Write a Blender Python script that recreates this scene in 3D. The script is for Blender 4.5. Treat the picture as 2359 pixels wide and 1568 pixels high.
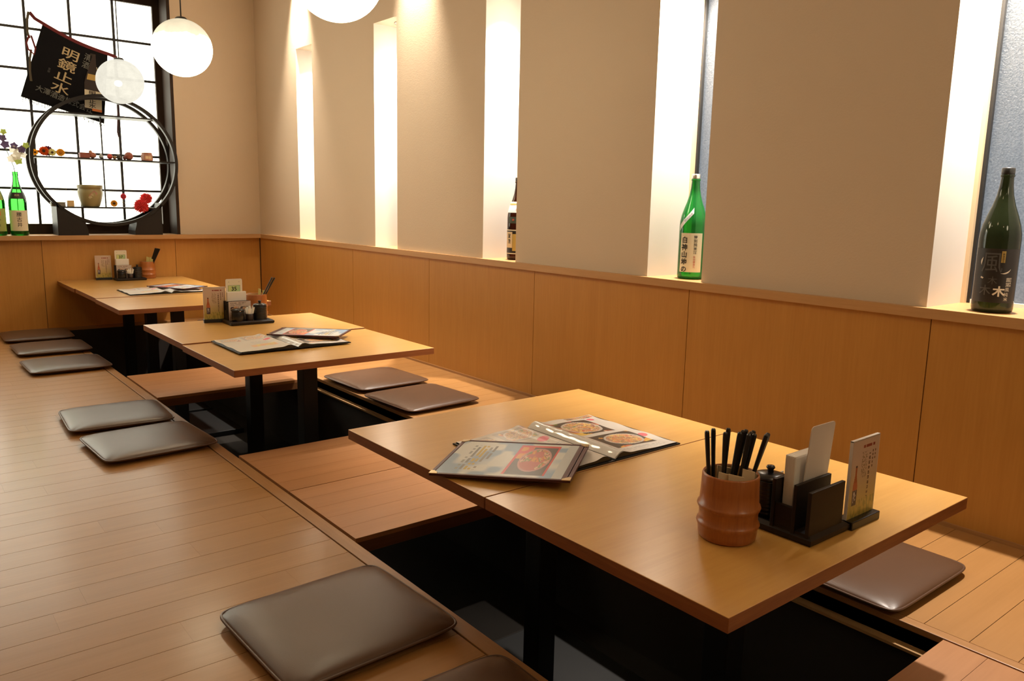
import bpy, bmesh, math, random
from mathutils import Vector, Matrix
rnd = random.Random(7)
PI = math.pi
S = bpy.context.scene
COL = S.collection
for o in list(bpy.data.objects):
    bpy.data.objects.remove(o)

# ------------------------------------------------------------------ camera
yaw, pitch, roll = math.radians(38.9922), math.radians(-9.7971), math.radians(1.218)
F = Vector((math.sin(yaw)*math.cos(pitch), math.cos(yaw)*math.cos(pitch), math.sin(pitch)))
rt = Vector((math.cos(yaw), -math.sin(yaw), 0)); up = rt.cross(F)
R_ = math.cos(roll)*rt + math.sin(roll)*up
U_ = -math.sin(roll)*rt + math.cos(roll)*up
cam = bpy.data.cameras.new('camera'); camo = bpy.data.objects.new('camera', cam); COL.objects.link(camo)
m = Matrix((R_, U_, -F)).transposed().to_4x4(); m.translation = Vector((0, 0, .91))
camo.matrix_world = m
cam.sensor_fit = 'HORIZONTAL'; cam.sensor_width = 36; cam.lens = 1821.86/2359*36
cam.clip_start = .05
S.camera = camo

# ------------------------------------------------------------------ world, exposure, lights
S.view_settings.view_transform = 'Standard'
S.view_settings.look = 'None'
S.view_settings.exposure = 0.0
S.view_settings.gamma = 1.0
S.view_settings.use_curve_mapping = False
W = bpy.data.worlds.new('world'); S.world = W; W.use_nodes = True
bg = W.node_tree.nodes['Background']
bg.inputs[0].default_value = (.57, .59, .61, 1); bg.inputs[1].default_value = 1.7   # dusk sky outside the frosted panes

GLOBE_L = 18.0
PANE_L = 5.0
NICHE_W = 215.0
WASH_W = 300.0
def light(name, kind, loc, energy, color, **k):
    l = bpy.data.lights.new(name, kind); l.energy = energy; l.color = color
    for a, b in k.items(): setattr(l, a, b)
    o = bpy.data.objects.new(name, l); COL.objects.link(o); o.location = loc
    return o
WARM = (1.0, .72, .42)
WARMW = (1.0, .84, .66)
NICHEC = (1.0, .89, .77)
light('pendant_row_light', 'POINT', (1.33, -.75, 1.66), 12, (1.0, .85, .58), shadow_soft_size=.15)     # the next globe of the row, behind the camera
# unseen fill lights added just below the ceiling to brighten the room
for i, (x, y, e) in enumerate([(-.6, 1.2, 3), (-.6, 3.6, 3), (1.35, .4, 3), (1.1, 5.0, 4), (-.6, -1.0, 3)]):
    light('ceiling_fill_light', 'AREA', (x, y, 2.53), e, WARM, shape='DISK', size=.35)
NICHES = [(5.425, 5.170), (4.329, 4.066), (3.228, 2.964), (2.126, 1.858), (1.036, .775)]
ZN = 1.934
for a, b in NICHES:
    o = light('niche_lamp_light', 'SPOT', (2.52, (a+b)/2, ZN-.02), NICHE_W, NICHEC, spot_size=math.radians(84), spot_blend=.65, shadow_soft_size=.025)
for y in (5.36, 3.86):
    o = light('wall_washer_light', 'SPOT', (2.33, y, 2.5), WASH_W, WARMW, spot_size=math.radians(52), spot_blend=1.0, shadow_soft_size=.03)
    o.rotation_euler = (0, math.radians(-8), 0)

# ------------------------------------------------------------------ materials
def mat(name, col=(.5, .5, .5), rough=.5, metal=0, spec=.5, coat=0, coat_r=.1, emit=None, emit_s=0, trans=0):
    m = bpy.data.materials.new(name); m.use_nodes = True
    p = m.node_tree.nodes['Principled BSDF']
    p.inputs['Base Color'].default_value = (*col, 1)
    p.inputs['Roughness'].default_value = rough
    p.inputs['Metallic'].default_value = metal
    p.inputs['Specular IOR Level'].default_value = spec
    p.inputs['Coat Weight'].default_value = coat
    p.inputs['Coat Roughness'].default_value = coat_r
    p.inputs['Transmission Weight'].default_value = trans
    if emit:
        p.inputs['Emission Color'].default_value = (*emit, 1)
        p.inputs['Emission Strength'].default_value = emit_s
    return m
def N(m, t, **k):
    n = m.node_tree.nodes.new(t)
    for a, b in k.items(): setattr(n, a, b)
    return n
def L(m, a, b): m.node_tree.links.new(a, b)
def ramp(m, stops):
    r = N(m, 'ShaderNodeValToRGB'); e = r.color_ramp.elements
    e[0].position, e[0].color = stops[0][0], (*stops[0][1], 1)
    e[1].position, e[1].color = stops[-1][0], (*stops[-1][1], 1)
    for p, c in stops[1:-1]:
        n = e.new(p); n.color = (*c, 1)
    return r
def wood(name, c1, c2, axis='x', rough=.35, coat=.0, vary=.15, scale=1.0, coat_r=.15, fine=.35, bump=.05, spec=.5):
    m = mat(name, c1, rough, coat=coat, coat_r=coat_r, spec=spec)
    p = m.node_tree.nodes['Principled BSDF']
    tc = N(m, 'ShaderNodeTexCoord'); oi = N(m, 'ShaderNodeObjectInfo')
    add = N(m, 'ShaderNodeVectorMath', operation='ADD'); sc = N(m, 'ShaderNodeVectorMath', operation='SCALE')
    comb = N(m, 'ShaderNodeCombineXYZ')
    for i in range(3): L(m, oi.outputs['Random'], comb.inputs[i])
    L(m, comb.outputs[0], sc.inputs[0]); sc.inputs['Scale'].default_value = 37.0
    L(m, tc.outputs['Object'], add.inputs[0]); L(m, sc.outputs[0], add.inputs[1])
    mp = N(m, 'ShaderNodeMapping')
    s = {'x': (1.2, 22, 22), 'y': (22, 1.2, 22), 'z': (22, 22, 1.2)}[axis]
    mp.inputs['Scale'].default_value = tuple(v*scale for v in s)
    L(m, add.outputs[0], mp.inputs[0])
    n1 = N(m, 'ShaderNodeTexNoise'); n1.inputs['Scale'].default_value = 1.0; n1.inputs['Detail'].default_value = 5; n1.inputs['Distortion'].default_value = .6
    L(m, mp.outputs[0], n1.inputs['Vector'])
    n2 = N(m, 'ShaderNodeTexNoise'); n2.inputs['Scale'].default_value = 7.0; n2.inputs['Detail'].default_value = 2
    L(m, mp.outputs[0], n2.inputs['Vector'])
    mx = N(m, 'ShaderNodeMix', data_type='FLOAT'); mx.inputs['Factor'].default_value = fine
    L(m, n1.outputs['Fac'], mx.inputs['A']); L(m, n2.outputs['Fac'], mx.inputs['B'])
    r = ramp(m, [(.3, c2), (.7, c1)])
    L(m, mx.outputs['Result'], r.inputs['Fac'])
    hs = N(m, 'ShaderNodeHueSaturation')
    mr = N(m, 'ShaderNodeMapRange'); mr.inputs['To Min'].default_value = 1-vary; mr.inputs['To Max'].default_value = 1+vary
    L(m, oi.outputs['Random'], mr.inputs['Value']); L(m, mr.outputs[0], hs.inputs['Value'])
    L(m, r.outputs['Color'], hs.inputs['Color']); L(m, hs.outputs['Color'], p.inputs['Base Color'])
    if bump:
        b = N(m, 'ShaderNodeBump'); b.inputs['Strength'].default_value = bump; b.inputs['Distance'].default_value = .002
        L(m, mx.outputs['Result'], b.inputs['Height']); L(m, b.outputs[0], p.inputs['Normal'])
    return m
def noise_bump(m, scale, strength, dist=.002):
    p = m.node_tree.nodes['Principled BSDF']
    tc = N(m, 'ShaderNodeTexCoord'); n = N(m, 'ShaderNodeTexNoise'); n.inputs['Scale'].default_value = scale; n.inputs['Detail'].default_value = 3
    L(m, tc.outputs['Object'], n.inputs['Vector'])
    b = N(m, 'ShaderNodeBump'); b.inputs['Strength'].default_value = strength; b.inputs['Distance'].default_value = dist
    L(m, n.outputs['Fac'], b.inputs['Height']); L(m, b.outputs[0], p.inputs['Normal'])
    return n

M = {}
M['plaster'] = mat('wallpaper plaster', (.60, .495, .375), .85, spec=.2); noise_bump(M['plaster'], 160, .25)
M['reveal'] = mat('lit niche paper', (.76, .72, .66), .85, spec=.2); noise_bump(M['reveal'], 160, .06)  # same wallpaper, made paler to carry the whiter niche light
M['ceiling'] = mat('ceiling paint', (.75, .68, .56), .9)
M['panel'] = wood('honey veneer', (.53, .255, .050), (.46, .208, .036), 'z', rough=.45, vary=.03, scale=.9, fine=.5, bump=.02)
M['cap'] = wood('ledge oak', (.52, .30, .13), (.44, .24, .09), 'y', rough=.4, vary=.03)
M['plank'] = wood('floor board', (.40, .202, .066), (.35, .172, .051), 'x', rough=.50, vary=.035, coat=.36, coat_r=.21, spec=.3)
M['lid'] = wood('hatch board', (.45, .215, .088), (.38, .175, .068), 'x', rough=.42, vary=.04)
M['nosing'] = wood('nosing strip', (.42, .22, .085), (.32, .155, .055), 'y', rough=.38, vary=.05)
M['top'] = wood('table veneer', (.63, .355, .096), (.56, .297, .072), 'x', rough=.32, vary=.03, coat=.35, coat_r=.18, scale=1.4)
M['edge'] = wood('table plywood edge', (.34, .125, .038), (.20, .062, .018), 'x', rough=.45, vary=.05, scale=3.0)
M['edge_shade'] = wood('table plywood shaded side edge', (.27, .092, .026), (.17, .052, .014), 'y', rough=.45, vary=.05, scale=3.0)  # same plywood, shade on the side faces put into a darker colour
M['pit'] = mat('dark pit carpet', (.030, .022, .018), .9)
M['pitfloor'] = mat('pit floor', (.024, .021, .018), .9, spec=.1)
M['black_metal'] = mat('black metal', (.006, .006, .007), .6, spec=.3)
M['lacquer'] = mat('black lacquer', (.008, .008, .009), .25)
M['ebony'] = wood('ebony board', (.016, .009, .007), (.009, .006, .005), 'x', rough=.42, spec=.35, vary=.0, scale=2)
M['darkwood'] = wood('dark frame wood', (.035, .018, .010), (.020, .010, .006), 'z', rough=.6, vary=.0, spec=.2)
M['ringwood'] = mat('black stained hoop', (.014, .011, .010), .5, spec=.25)
M['muntin'] = mat('black muntin', (.012, .010, .012), .5)
M['gasket'] = mat('black gasket', (.012, .012, .012), .6)
M['trim'] = wood('pale stop strip', (.72, .56, .36), (.66, .50, .31), 'z', rough=.5, vary=0)
M['vinyl'] = mat('brown vinyl', (.088, .045, .024), .37, spec=.5); noise_bump(M['vinyl'], 420, .12, .001)
M['piping'] = mat('brown piping', (.10, .055, .035), .35)
M['bamboo'] = wood('turned cup wood', (.45, .155, .035), (.30, .09, .02), 'z', rough=.32, vary=.06, scale=2.2)
M['cupin'] = mat('cup inside', (.45, .27, .10), .6)
M['stick'] = mat('black chopstick', (.010, .009, .009), .35)
M['sleeve'] = mat('paper sleeve', (.62, .58, .22), .7)
M['cream'] = mat('cream paper', (.70, .55, .35), .8)
M['tissue'] = mat('white tissue', (.80, .76, .70), .8)
M['card'] = mat('white plastic card', (.74, .68, .64), .4)
M['paper'] = mat('white paper', (.80, .78, .72), .7)
M['acrylic'] = mat('clear acrylic edge', (.75, .72, .72), .15, trans=.6)
M['cord'] = mat('black cord', (.02, .02, .02), .6)
M['chrome'] = mat('chrome ring', (.8, .8, .8), .2, metal=1)
M['lens'] = mat('lit lens', (1, 1, 1), .4, emit=(1, .88, .72), emit_s=12)
M['red'] = mat('red ribbon', (.14, .012, .016), .8)
M['ribbon'] = mat('olive ribbon', (.09, .08, .055), .8)
M['cloth'] = mat('black indigo cloth', (.010, .010, .012), .95, spec=.1)
M['ink'] = mat('black ink', (.015, .013, .012), .7)
M['inkred'] = mat('red ink', (.60, .10, .06), .7)
M['inkgold'] = mat('gold print', (.52, .42, .24), .7)
M['inkgrey'] = mat('grey print', (.16, .17, .16), .7)
M['inkdim'] = mat('dim grey print', (.085, .085, .085), .6)
M['inkwhite'] = mat('white print', (.75, .70, .60), .6)
M['label'] = mat('cream label', (.78, .72, .54), .6)
M['labelwhite'] = mat('white label', (.80, .80, .78), .6)
M['labelblack'] = mat('black label', (.018, .015, .014), .45)
M['goldlabel'] = mat('gold label', (.48, .33, .08), .5)
M['greenlabel'] = mat('yellow green label', (.36, .42, .12), .6)
M['bottlecap'] = mat('black bottle cap', (.015, .015, .015), .35)
M['silvercap'] = mat('silver bottle cap', (.75, .75, .72), .3, metal=1)
def glass(name, col, ior=1.45, diff=.0, dcol=(0, 0, 0)):
    m = bpy.data.materials.new(name); m.use_nodes = True; nt = m.node_tree
    nt.nodes.remove(nt.nodes['Principled BSDF']); out = nt.nodes['Material Output']
    t = N(m, 'ShaderNodeBsdfTransparent'); t.inputs[0].default_value = (*col, 1)
    g = N(m, 'ShaderNodeBsdfGlossy'); g.inputs['Roughness'].default_value = .06
    d = N(m, 'ShaderNodeBsdfDiffuse'); d.inputs[0].default_value = (*dcol, 1)
    fr = N(m, 'ShaderNodeFresnel'); fr.inputs['IOR'].default_value = ior
    mx = N(m, 'ShaderNodeMixShader'); mx0 = N(m, 'ShaderNodeMixShader'); mx0.inputs[0].default_value = diff
    L(m, t.outputs[0], mx0.inputs[1]); L(m, d.outputs[0], mx0.inputs[2])
    L(m, fr.outputs[0], mx.inputs[0]); L(m, mx0.outputs[0], mx.inputs[1]); L(m, g.outputs[0], mx.inputs[2])
    L(m, mx.outputs[0], out.inputs[0])
    return m
M['greenglass'] = glass('green bottle glass', (.14, .70, .18), diff=.36, dcol=(.03, .42, .08))
M['limeglass'] = glass('bright green bottle glass', (.22, .80, .22), diff=.12, dcol=(.02, .35, .05))
M['oliveglass'] = glass('dark olive bottle glass', (.16, .20, .10), diff=.35, dcol=(.035, .05, .02))
M['brownglass'] = glass('brown bottle glass', (.20, .05, .015), diff=.35, dcol=(.06, .015, .006))
M['acrylicpane'] = glass('clear acrylic', (.96, .95, .94))
M['sleeve_highlight'] = glass('sleeve with painted highlight', (.97, .97, .97), ior=1.7, diff=.85, dcol=(.80, .78, .75))  # mostly white diffuse: the bright highlight on the menu sleeve is painted in

def frosted():
    m = bpy.data.materials.new('pebbled frosted glass'); m.use_nodes = True; nt = m.node_tree
    nt.nodes.remove(nt.nodes['Principled BSDF']); out = nt.nodes['Material Output']
    tc = N(m, 'ShaderNodeTexCoord'); n = N(m, 'ShaderNodeTexNoise'); n.inputs['Scale'].default_value = 190; n.inputs['Detail'].default_value = 2
    L(m, tc.outputs['Object'], n.inputs['Vector'])
    b = N(m, 'ShaderNodeBump'); b.inputs['Strength'].default_value = .8; b.inputs['Distance'].default_value = .004
    L(m, n.outputs['Fac'], b.inputs['Height'])
    r = ramp(m, [(.35, (.42, .46, .50)), (.65, (.58, .61, .64))]); L(m, n.outputs['Fac'], r.inputs[0])
    t = N(m, 'ShaderNodeBsdfTranslucent'); d = N(m, 'ShaderNodeBsdfDiffuse'); g = N(m, 'ShaderNodeBsdfGlossy'); g.inputs['Roughness'].default_value = .3
    for s in (t, d): L(m, r.outputs[0], s.inputs[0])
    for s in (d, g): L(m, b.outputs[0], s.inputs['Normal'])
    a = N(m, 'ShaderNodeMixShader'); a.inputs[0].default_value = .06; L(m, t.outputs[0], a.inputs[1]); L(m, d.outputs[0], a.inputs[2])
    c = N(m, 'ShaderNodeMixShader'); c.inputs[0].default_value = .08; L(m, a.outputs[0], c.inputs[1]); L(m, g.outputs[0], c.inputs[2])
    L(m, c.outputs[0], out.inputs[0])
    return m
M['frosted'] = frosted()
def emissive(name, col, s, mott=0, scale=9):
    m = bpy.data.materials.new(name); m.use_nodes = True; nt = m.node_tree
    nt.nodes.remove(nt.nodes['Principled BSDF']); out = nt.nodes['Material Output']
    e = N(m, 'ShaderNodeEmission'); e.inputs[0].default_value = (*col, 1); e.inputs[1].default_value = s
    if mott:
        tc = N(m, 'ShaderNodeTexCoord'); n = N(m, 'ShaderNodeTexNoise'); n.inputs['Scale'].default_value = scale; n.inputs['Detail'].default_value = 6; n.inputs['Roughness'].default_value = .7
        L(m, tc.outputs['Object'], n.inputs['Vector'])
        mr = N(m, 'ShaderNodeMapRange'); mr.inputs['From Min'].default_value = .3; mr.inputs['From Max'].default_value = .7
        mr.inputs['To Min'].default_value = s*(1-mott); mr.inputs['To Max'].default_value = s*(1+mott)
        L(m, n.outputs['Fac'], mr.inputs['Value']); L(m, mr.outputs[0], e.inputs[1])
    L(m, e.outputs[0], out.inputs[0])
    return m
def part_clear(m, k):     # thin glass: a little of what is behind shows through
    out = m.node_tree.nodes['Material Output']; e = [n for n in m.node_tree.nodes if n.type == 'EMISSION'][0]
    t = N(m, 'ShaderNodeBsdfTransparent'); mx = N(m, 'ShaderNodeMixShader'); mx.inputs[0].default_value = k
    L(m, e.outputs[0], mx.inputs[1]); L(m, t.outputs[0], mx.inputs[2]); L(m, mx.outputs[0], out.inputs[0])
M['globe'] = emissive('lit white glass globe', (1.0, .85, .58), GLOBE_L)
M['globedim'] = emissive('dim pearl glass globe', (1.0, .95, .80), .88, .10, 20)
part_clear(M['globedim'], .12)
M['bulb'] = emissive('bulb glow', (1, .95, .85), 9)
def dim_top(m, z0, z1, lo):     # the socket end of the glass glows less than the belly
    nt = m.node_tree; e = [n for n in nt.nodes if n.type == 'EMISSION'][0]
    tc = N(m, 'ShaderNodeTexCoord'); sp = N(m, 'ShaderNodeSeparateXYZ'); L(m, tc.outputs['Object'], sp.inputs[0])
    n = N(m, 'ShaderNodeTexNoise'); n.inputs['Scale'].default_value = 22; n.inputs['Detail'].default_value = 6; L(m, tc.outputs['Object'], n.inputs['Vector'])
    ad = N(m, 'ShaderNodeMath', operation='MULTIPLY_ADD'); ad.inputs[1].default_value = .06; L(m, n.outputs['Fac'], ad.inputs[0]); L(m, sp.outputs['Z'], ad.inputs[2])
    mx = N(m, 'ShaderNodeMath', operation='MAXIMUM')
    for k, (f0, f1, t0, t1) in enumerate(((z0, z1, e.inputs[1].default_value, 0), (z1-.02, z1+.09, 1.3, lo))):
        mr = N(m, 'ShaderNodeMapRange')
        for nm, v in zip(('From Min', 'From Max', 'To Min', 'To Max'), (f0, f1, t0, t1)): mr.inputs[nm].default_value = v
        L(m, ad.outputs[0], mr.inputs['Value']); L(m, mr.outputs[0], mx.inputs[k])
    L(m, mx.outputs[0], e.inputs[1])
dim_top(M['globe'], .02, .09, .72)
M['pane'] = emissive('backlit white pane', (1.0, .965, .78), PANE_L)
def colattr():
    m = mat('printed sheet', (.8, .8, .8), .32); p = m.node_tree.nodes['Principled BSDF']
    a = N(m, 'ShaderNodeAttribute'); a.attribute_name = 'col'; L(m, a.outputs['Color'], p.inputs['Base Color'])
    return m
M['print'] = colattr()

# ------------------------------------------------------------------ mesh builder
class MB:
    def __init__(s): s.v = []; s.f = []; s.mi = []; s.sm = []
    def add(s, vs, fs, mi=0, smooth=False):
        b = len(s.v); s.v += [tuple(v) for v in vs]
        for f in fs:
            s.f.append([b+i for i in f]); s.mi.append(mi); s.sm.append(smooth)
        return s
    def box(s, x0, x1, y0, y1, z0, z1, mi=0, mtop=None, mside=None):
        vs = [(x, y, z) for z in (z0, z1) for y in (y0, y1) for x in (x0, x1)]
        b = len(s.v); s.v += vs
        # order: bottom, top, -y, +y, -x, +x
        fs = [(0, 2, 3, 1), (4, 5, 7, 6), (0, 1, 5, 4), (2, 6, 7, 3), (0, 4, 6, 2), (1, 3, 7, 5)]
        ms = [mi, mi if mtop is None else mtop, mi, mi, mi if mside is None else mside, mi if mside is None else mside]
        for f, q in zip(fs, ms):
            s.f.append([b+i for i in f]); s.mi.append(q); s.sm.append(False)
        return s
    def bbox(s, x0, x1, y0, y1, z0, z1, c=.002, mi=0):   # box with chamfered edges
        bm = bmesh.new(); bmesh.ops.create_cube(bm, size=1)
        for v in bm.verts:
            v.co = ((x0+x1)/2+v.co.x*(x1-x0), (y0+y1)/2+v.co.y*(y1-y0), (z0+z1)/2+v.co.z*(z1-z0))
        bmesh.ops.bevel(bm, geom=bm.edges[:], offset=c, segments=2, affect='EDGES', profile=.6)
        bm.verts.index_update()
        s.add([v.co[:] for v in bm.verts], [[v.index for v in f.verts] for f in bm.faces], mi); bm.free(); return s
    def lathe(s, prof, seg=32, c=(0, 0, 0), mi=0, mis=None, a0=0, a1=2*PI, smooth=True):
        full = abs(a1-a0-2*PI) < 1e-6; n = seg if full else seg+1
        vs = []
        for r, z in prof:
            for k in range(n):
                a = a0+(a1-a0)*k/seg; vs.append((c[0]+r*math.cos(a), c[1]+r*math.sin(a), c[2]+z))
        b = len(s.v); s.v += vs
        for i in range(len(prof)-1):
            q = mi if mis is None else mis[i]
            for k in range(seg):
                k2 = (k+1) % n if full else k+1
                s.f.append([b+i*n+k, b+i*n+k2, b+(i+1)*n+k2, b+(i+1)*n+k]); s.mi.append(q); s.sm.append(smooth)
        return s
    def tube(s, pts, r, seg=8, mi=0, caps=True, r1=None, closed=False):
        pts = [Vector(p) for p in pts]; n = len(pts); b = len(s.v)
        prev = None
        for i, p in enumerate(pts):
            if closed: t = (pts[(i+1) % n]-pts[i-1]).normalized()
            else: t = (pts[min(i+1, n-1)]-pts[max(i-1, 0)]).normalized()
            if prev is None:
                a = Vector((0, 0, 1)) if abs(t.z) < .9 else Vector((1, 0, 0)); u = t.cross(a).normalized()
            else: u = (prev-t*prev.dot(t)).normalized()
            prev = u; w = t.cross(u)
            rr = r if r1 is None else r+(r1-r)*i/(n-1)
            for k in range(seg):
                a = 2*PI*k/seg; s.v.append(tuple(p+(u*math.cos(a)+w*math.sin(a))*rr))
        for i in range(n if closed else n-1):
            j = (i+1) % n
            for k in range(seg):
                s.f.append([b+i*seg+k, b+i*seg+(k+1) % seg, b+j*seg+(k+1) % seg, b+j*seg+k]); s.mi.append(mi); s.sm.append(True)
        if caps and not closed:
            s.f.append([b+k for k in range(seg)][::-1]); s.mi.append(mi); s.sm.append(False)
            s.f.append([b+(n-1)*seg+k for k in range(seg)]); s.mi.append(mi); s.sm.append(False)
        return s
    def prism(s, pts, h, axis='z', at=0, mi=0):           # polygon extruded along an axis
        def P(a, b, t): return {'z': (a, b, t), 'y': (a, t, b), 'x': (t, a, b)}[axis]
        n = len(pts); vs = [P(a, b, at) for a, b in pts]+[P(a, b, at+h) for a, b in pts]
        fs = [list(range(n))[::-1], [n+i for i in range(n)]]+[[i, (i+1) % n, n+(i+1) % n, n+i] for i in range(n)]
        return s.add(vs, fs, mi)
    def ball(s, c, r, seg=16, rings=10, sx=1, sy=1, sz=1, mi=0):
        prof = [(max(1e-5, math.sin(PI*i/rings)), -math.cos(PI*i/rings)) for i in range(rings+1)]
        b = len(s.v); s.lathe(prof, seg, mi=mi)
        for i in range(b, len(s.v)):
            x, y, z = s.v[i]; s.v[i] = (c[0]+x*r*sx, c[1]+y*r*sy, c[2]+z*r*sz)
        return s
    def xf(s, mx, frm=0):
        for i in range(frm, len(s.v)): s.v[i] = tuple(mx @ Vector(s.v[i]))
        return s
    def build(s, name, mats, parent=None, loc=None, fix=True):
        me = bpy.data.meshes.new(name); me.from_pydata(s.v, [], s.f)
        for q in (mats if isinstance(mats, (list, tuple)) else [mats]): me.materials.append(q)
        me.polygons.foreach_set('material_index', s.mi); me.polygons.foreach_set('use_smooth', s.sm)
        if fix:
            bm = bmesh.new(); bm.from_mesh(me); bmesh.ops.recalc_face_normals(bm, faces=bm.faces[:]); bm.to_mesh(me); bm.free()
        me.update()
        o = bpy.data.objects.new(name, me); COL.objects.link(o)
        if parent: o.parent = parent
        if loc: o.location = loc
        return o
def tag(o, label=None, cat=None, group=None, kind=None):
    if label: o['label'] = label
    if cat: o['category'] = cat
    if group: o['group'] = group
    if kind: o['kind'] = kind
    return o
def thing(name, label, cat, loc=(0, 0, 0), rz=0, group=None):
    o = bpy.data.objects.new(name, None); COL.objects.link(o); o.location = loc; o.rotation_euler = (0, 0, rz)
    o.empty_display_size = .05
    return tag(o, label, cat, group)
def inst(me_obj, name, parent, loc=(0, 0, 0), rot=(0, 0, 0)):
    o = me_obj.copy(); o.name = name; COL.objects.link(o); o.parent = parent; o.location = loc; o.rotation_euler = rot
    return o
def copy_tree(o, parent=None, label=None, group=None):
    c = o.copy(); COL.objects.link(c)
    if parent: c.parent = parent
    if label: c['label'] = label
    if group: c['group'] = group
    for ch in list(o.children): copy_tree(ch, c)
    return c

# text -> mesh in the xy plane (z = up out of the print)
def text_mesh(txt, size, align='CENTER', space=1.0, bold=0.0):
    c = bpy.data.curves.new('t', 'FONT'); c.body = txt; c.size = size; c.align_x = align; c.align_y = 'CENTER'
    c.space_character = space; c.resolution_u = 2; c.offset = bold
    o = bpy.data.objects.new('t', c); COL.objects.link(o)
    dg = bpy.context.evaluated_depsgraph_get(); dg.update()
    me = bpy.data.meshes.new_from_object(o.evaluated_get(dg))
    vs = [v.co[:] for v in me.vertices]; fs = [list(p.vertices) for p in me.polygons]
    bpy.data.objects.remove(o); bpy.data.curves.remove(c); bpy.data.meshes.remove(me)
    return vs, fs
def add_text(mb, txt, size, mx, mi=0, vertical=False, space=1.0, sx=1, bold=0.0, pitch=1.08, sy=1):
    if vertical:
        for i, ch in enumerate(txt):
            if ch == ' ': continue
            vs, fs = text_mesh(ch, size, bold=bold)
            mb.add([mx @ Vector((v[0]*sx, v[1]*sy-i*size*pitch, 0)) for v in vs], fs, mi)
    else:
        vs, fs = text_mesh(txt, size, space=space, bold=bold)
        mb.add([mx @ Vector((v[0]*sx, v[1], 0)) for v in vs], fs, mi)
def slice_mesh(mb, step=.004):
    bm = bmesh.new(); vv = [bm.verts.new(v) for v in mb.v]
    for f, q in zip(mb.f, mb.mi):
        try: fc = bm.faces.new([vv[i] for i in f]); fc.material_index = q
        except ValueError: pass
    if not mb.v: return
    x0 = min(v[0] for v in mb.v); x1 = max(v[0] for v in mb.v); x = x0+step
    while x < x1:
        bmesh.ops.bisect_plane(bm, geom=bm.verts[:]+bm.edges[:]+bm.faces[:], plane_co=(x, 0, 0), plane_no=(1, 0, 0)); x += step
    bm.verts.index_update()
    mb.v = [v.co[:] for v in bm.verts]; mb.f = [[v.index for v in f.verts] for f in bm.faces]; mb.mi = [f.material_index for f in bm.faces]; mb.sm = [False]*len(mb.f)
    bm.free()
def wrap(mb, r, a0, zoff=0, rfn=None):  # flat (x right, y up) print wrapped on a cylinder facing angle a0
    out = []
    for x, y, z in mb.v:
        rr = (rfn(y+zoff) if rfn else r)+z; a = a0+x/(r if not rfn else max(r, .01))
        out.append((rr*math.cos(a), rr*math.sin(a), y+zoff))
    mb.v = out
# raster print: function of (u, v) in 0..1 -> linear colour
def raster(name, nu, nv, fn, pos, parent, mat_=None):
    vs = [pos(i/nu, j/nv) for j in range(nv+1) for i in range(nu+1)]
    fs = []; cols = []
    for j in range(nv):
        for i in range(nu):
            fs.append((j*(nu+1)+i, j*(nu+1)+i+1, (j+1)*(nu+1)+i+1, (j+1)*(nu+1)+i))
            c = fn((i+.5)/nu, (j+.5)/nv); cols += [c[0], c[1], c[2], 1]*4
    me = bpy.data.meshes.new(name); me.from_pydata(vs, [], fs); me.materials.append(mat_ or M['print'])
    a = me.color_attributes.new('col', 'FLOAT_COLOR', 'CORNER'); a.data.foreach_set('color', cols)
    me.update(); o = bpy.data.objects.new(name, me); COL.objects.link(o); o.parent = parent
    return o

# ------------------------------------------------------------------ setting: walls, ceiling, floor
B = 6.17          # back wainscot face
PX0, PX1 = .947, 1.737
TOP = 2.56
wall_r = MB()
ys = [B+.6]
for a, b in NICHES: ys += [a, b]
ys.append(-2.4)
for i in range(0, len(ys), 2):
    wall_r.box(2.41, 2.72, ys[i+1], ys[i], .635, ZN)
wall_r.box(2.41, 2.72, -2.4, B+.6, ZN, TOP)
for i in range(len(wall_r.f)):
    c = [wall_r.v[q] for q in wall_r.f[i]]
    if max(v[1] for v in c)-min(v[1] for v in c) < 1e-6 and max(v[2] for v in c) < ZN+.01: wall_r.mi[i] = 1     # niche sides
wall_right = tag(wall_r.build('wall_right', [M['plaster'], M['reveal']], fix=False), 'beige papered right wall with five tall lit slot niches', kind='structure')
pan = [B-.012, 5.497, 4.606, 3.709, 2.807, 1.903, 1.014, .12, -.78, -1.68, -2.4]
for i in range(len(pan)-1):
    MB().box(2.40, 2.44, pan[i+1]+.0015, pan[i]-.0015, .012, .605).build('panel', M['panel'], wall_right)
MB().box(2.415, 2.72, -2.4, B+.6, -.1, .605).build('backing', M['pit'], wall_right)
tag(MB().box(2.386, 2.70, -2.4, B-.06, .605, .635).build('trim_1', M['cap']), kind='structure', label='oak ledge capping the right wainscot')
tag(MB().box(2.394, 2.41, -2.4, B, 0, .012).build('baseboard_right', M['nosing']), kind='structure', label='thin wood strip at the foot of the right wall')

wb = MB()
RX = 1.80; RT = 2.335
wb.box(RX, 2.72, B, B+.40, .635, TOP)
wb.box(-2.7, RX, B, B+.40, RT, TOP)
wb.box(-2.7, -.62, B, B+.40, .635, RT)
wall_back = tag(wb.build('wall_back', M['plaster'], fix=False), 'beige back wall around the white lit window', kind='structure')
bx = [2.40, 1.757, .893, .03, -.84, -1.7, -2.6]
for i in range(len(bx)-1):
    MB().box(bx[i+1]+.0015, bx[i]-.0015, B, B+.03, 0.0, .605).build('panel', M['panel'], wall_back)
MB().box(-2.7, 2.72, B+.01, B+.40, -.1, .605).build('backing', M['pit'], wall_back)
tag(MB().box(-2.6, 2.70, B-.06, B+.40, .605, .635).build('trim_2', wood('back ledge oak', (.50, .285, .12), (.42, .225, .085), 'x', rough=.4, vary=0)), kind='structure', label='oak ledge capping the back wainscot under the window')
tag(MB().box(-2.7, 2.72, -2.4, B+.6, TOP, TOP+.05).build('ceiling', M['ceiling']), kind='structure')
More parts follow.
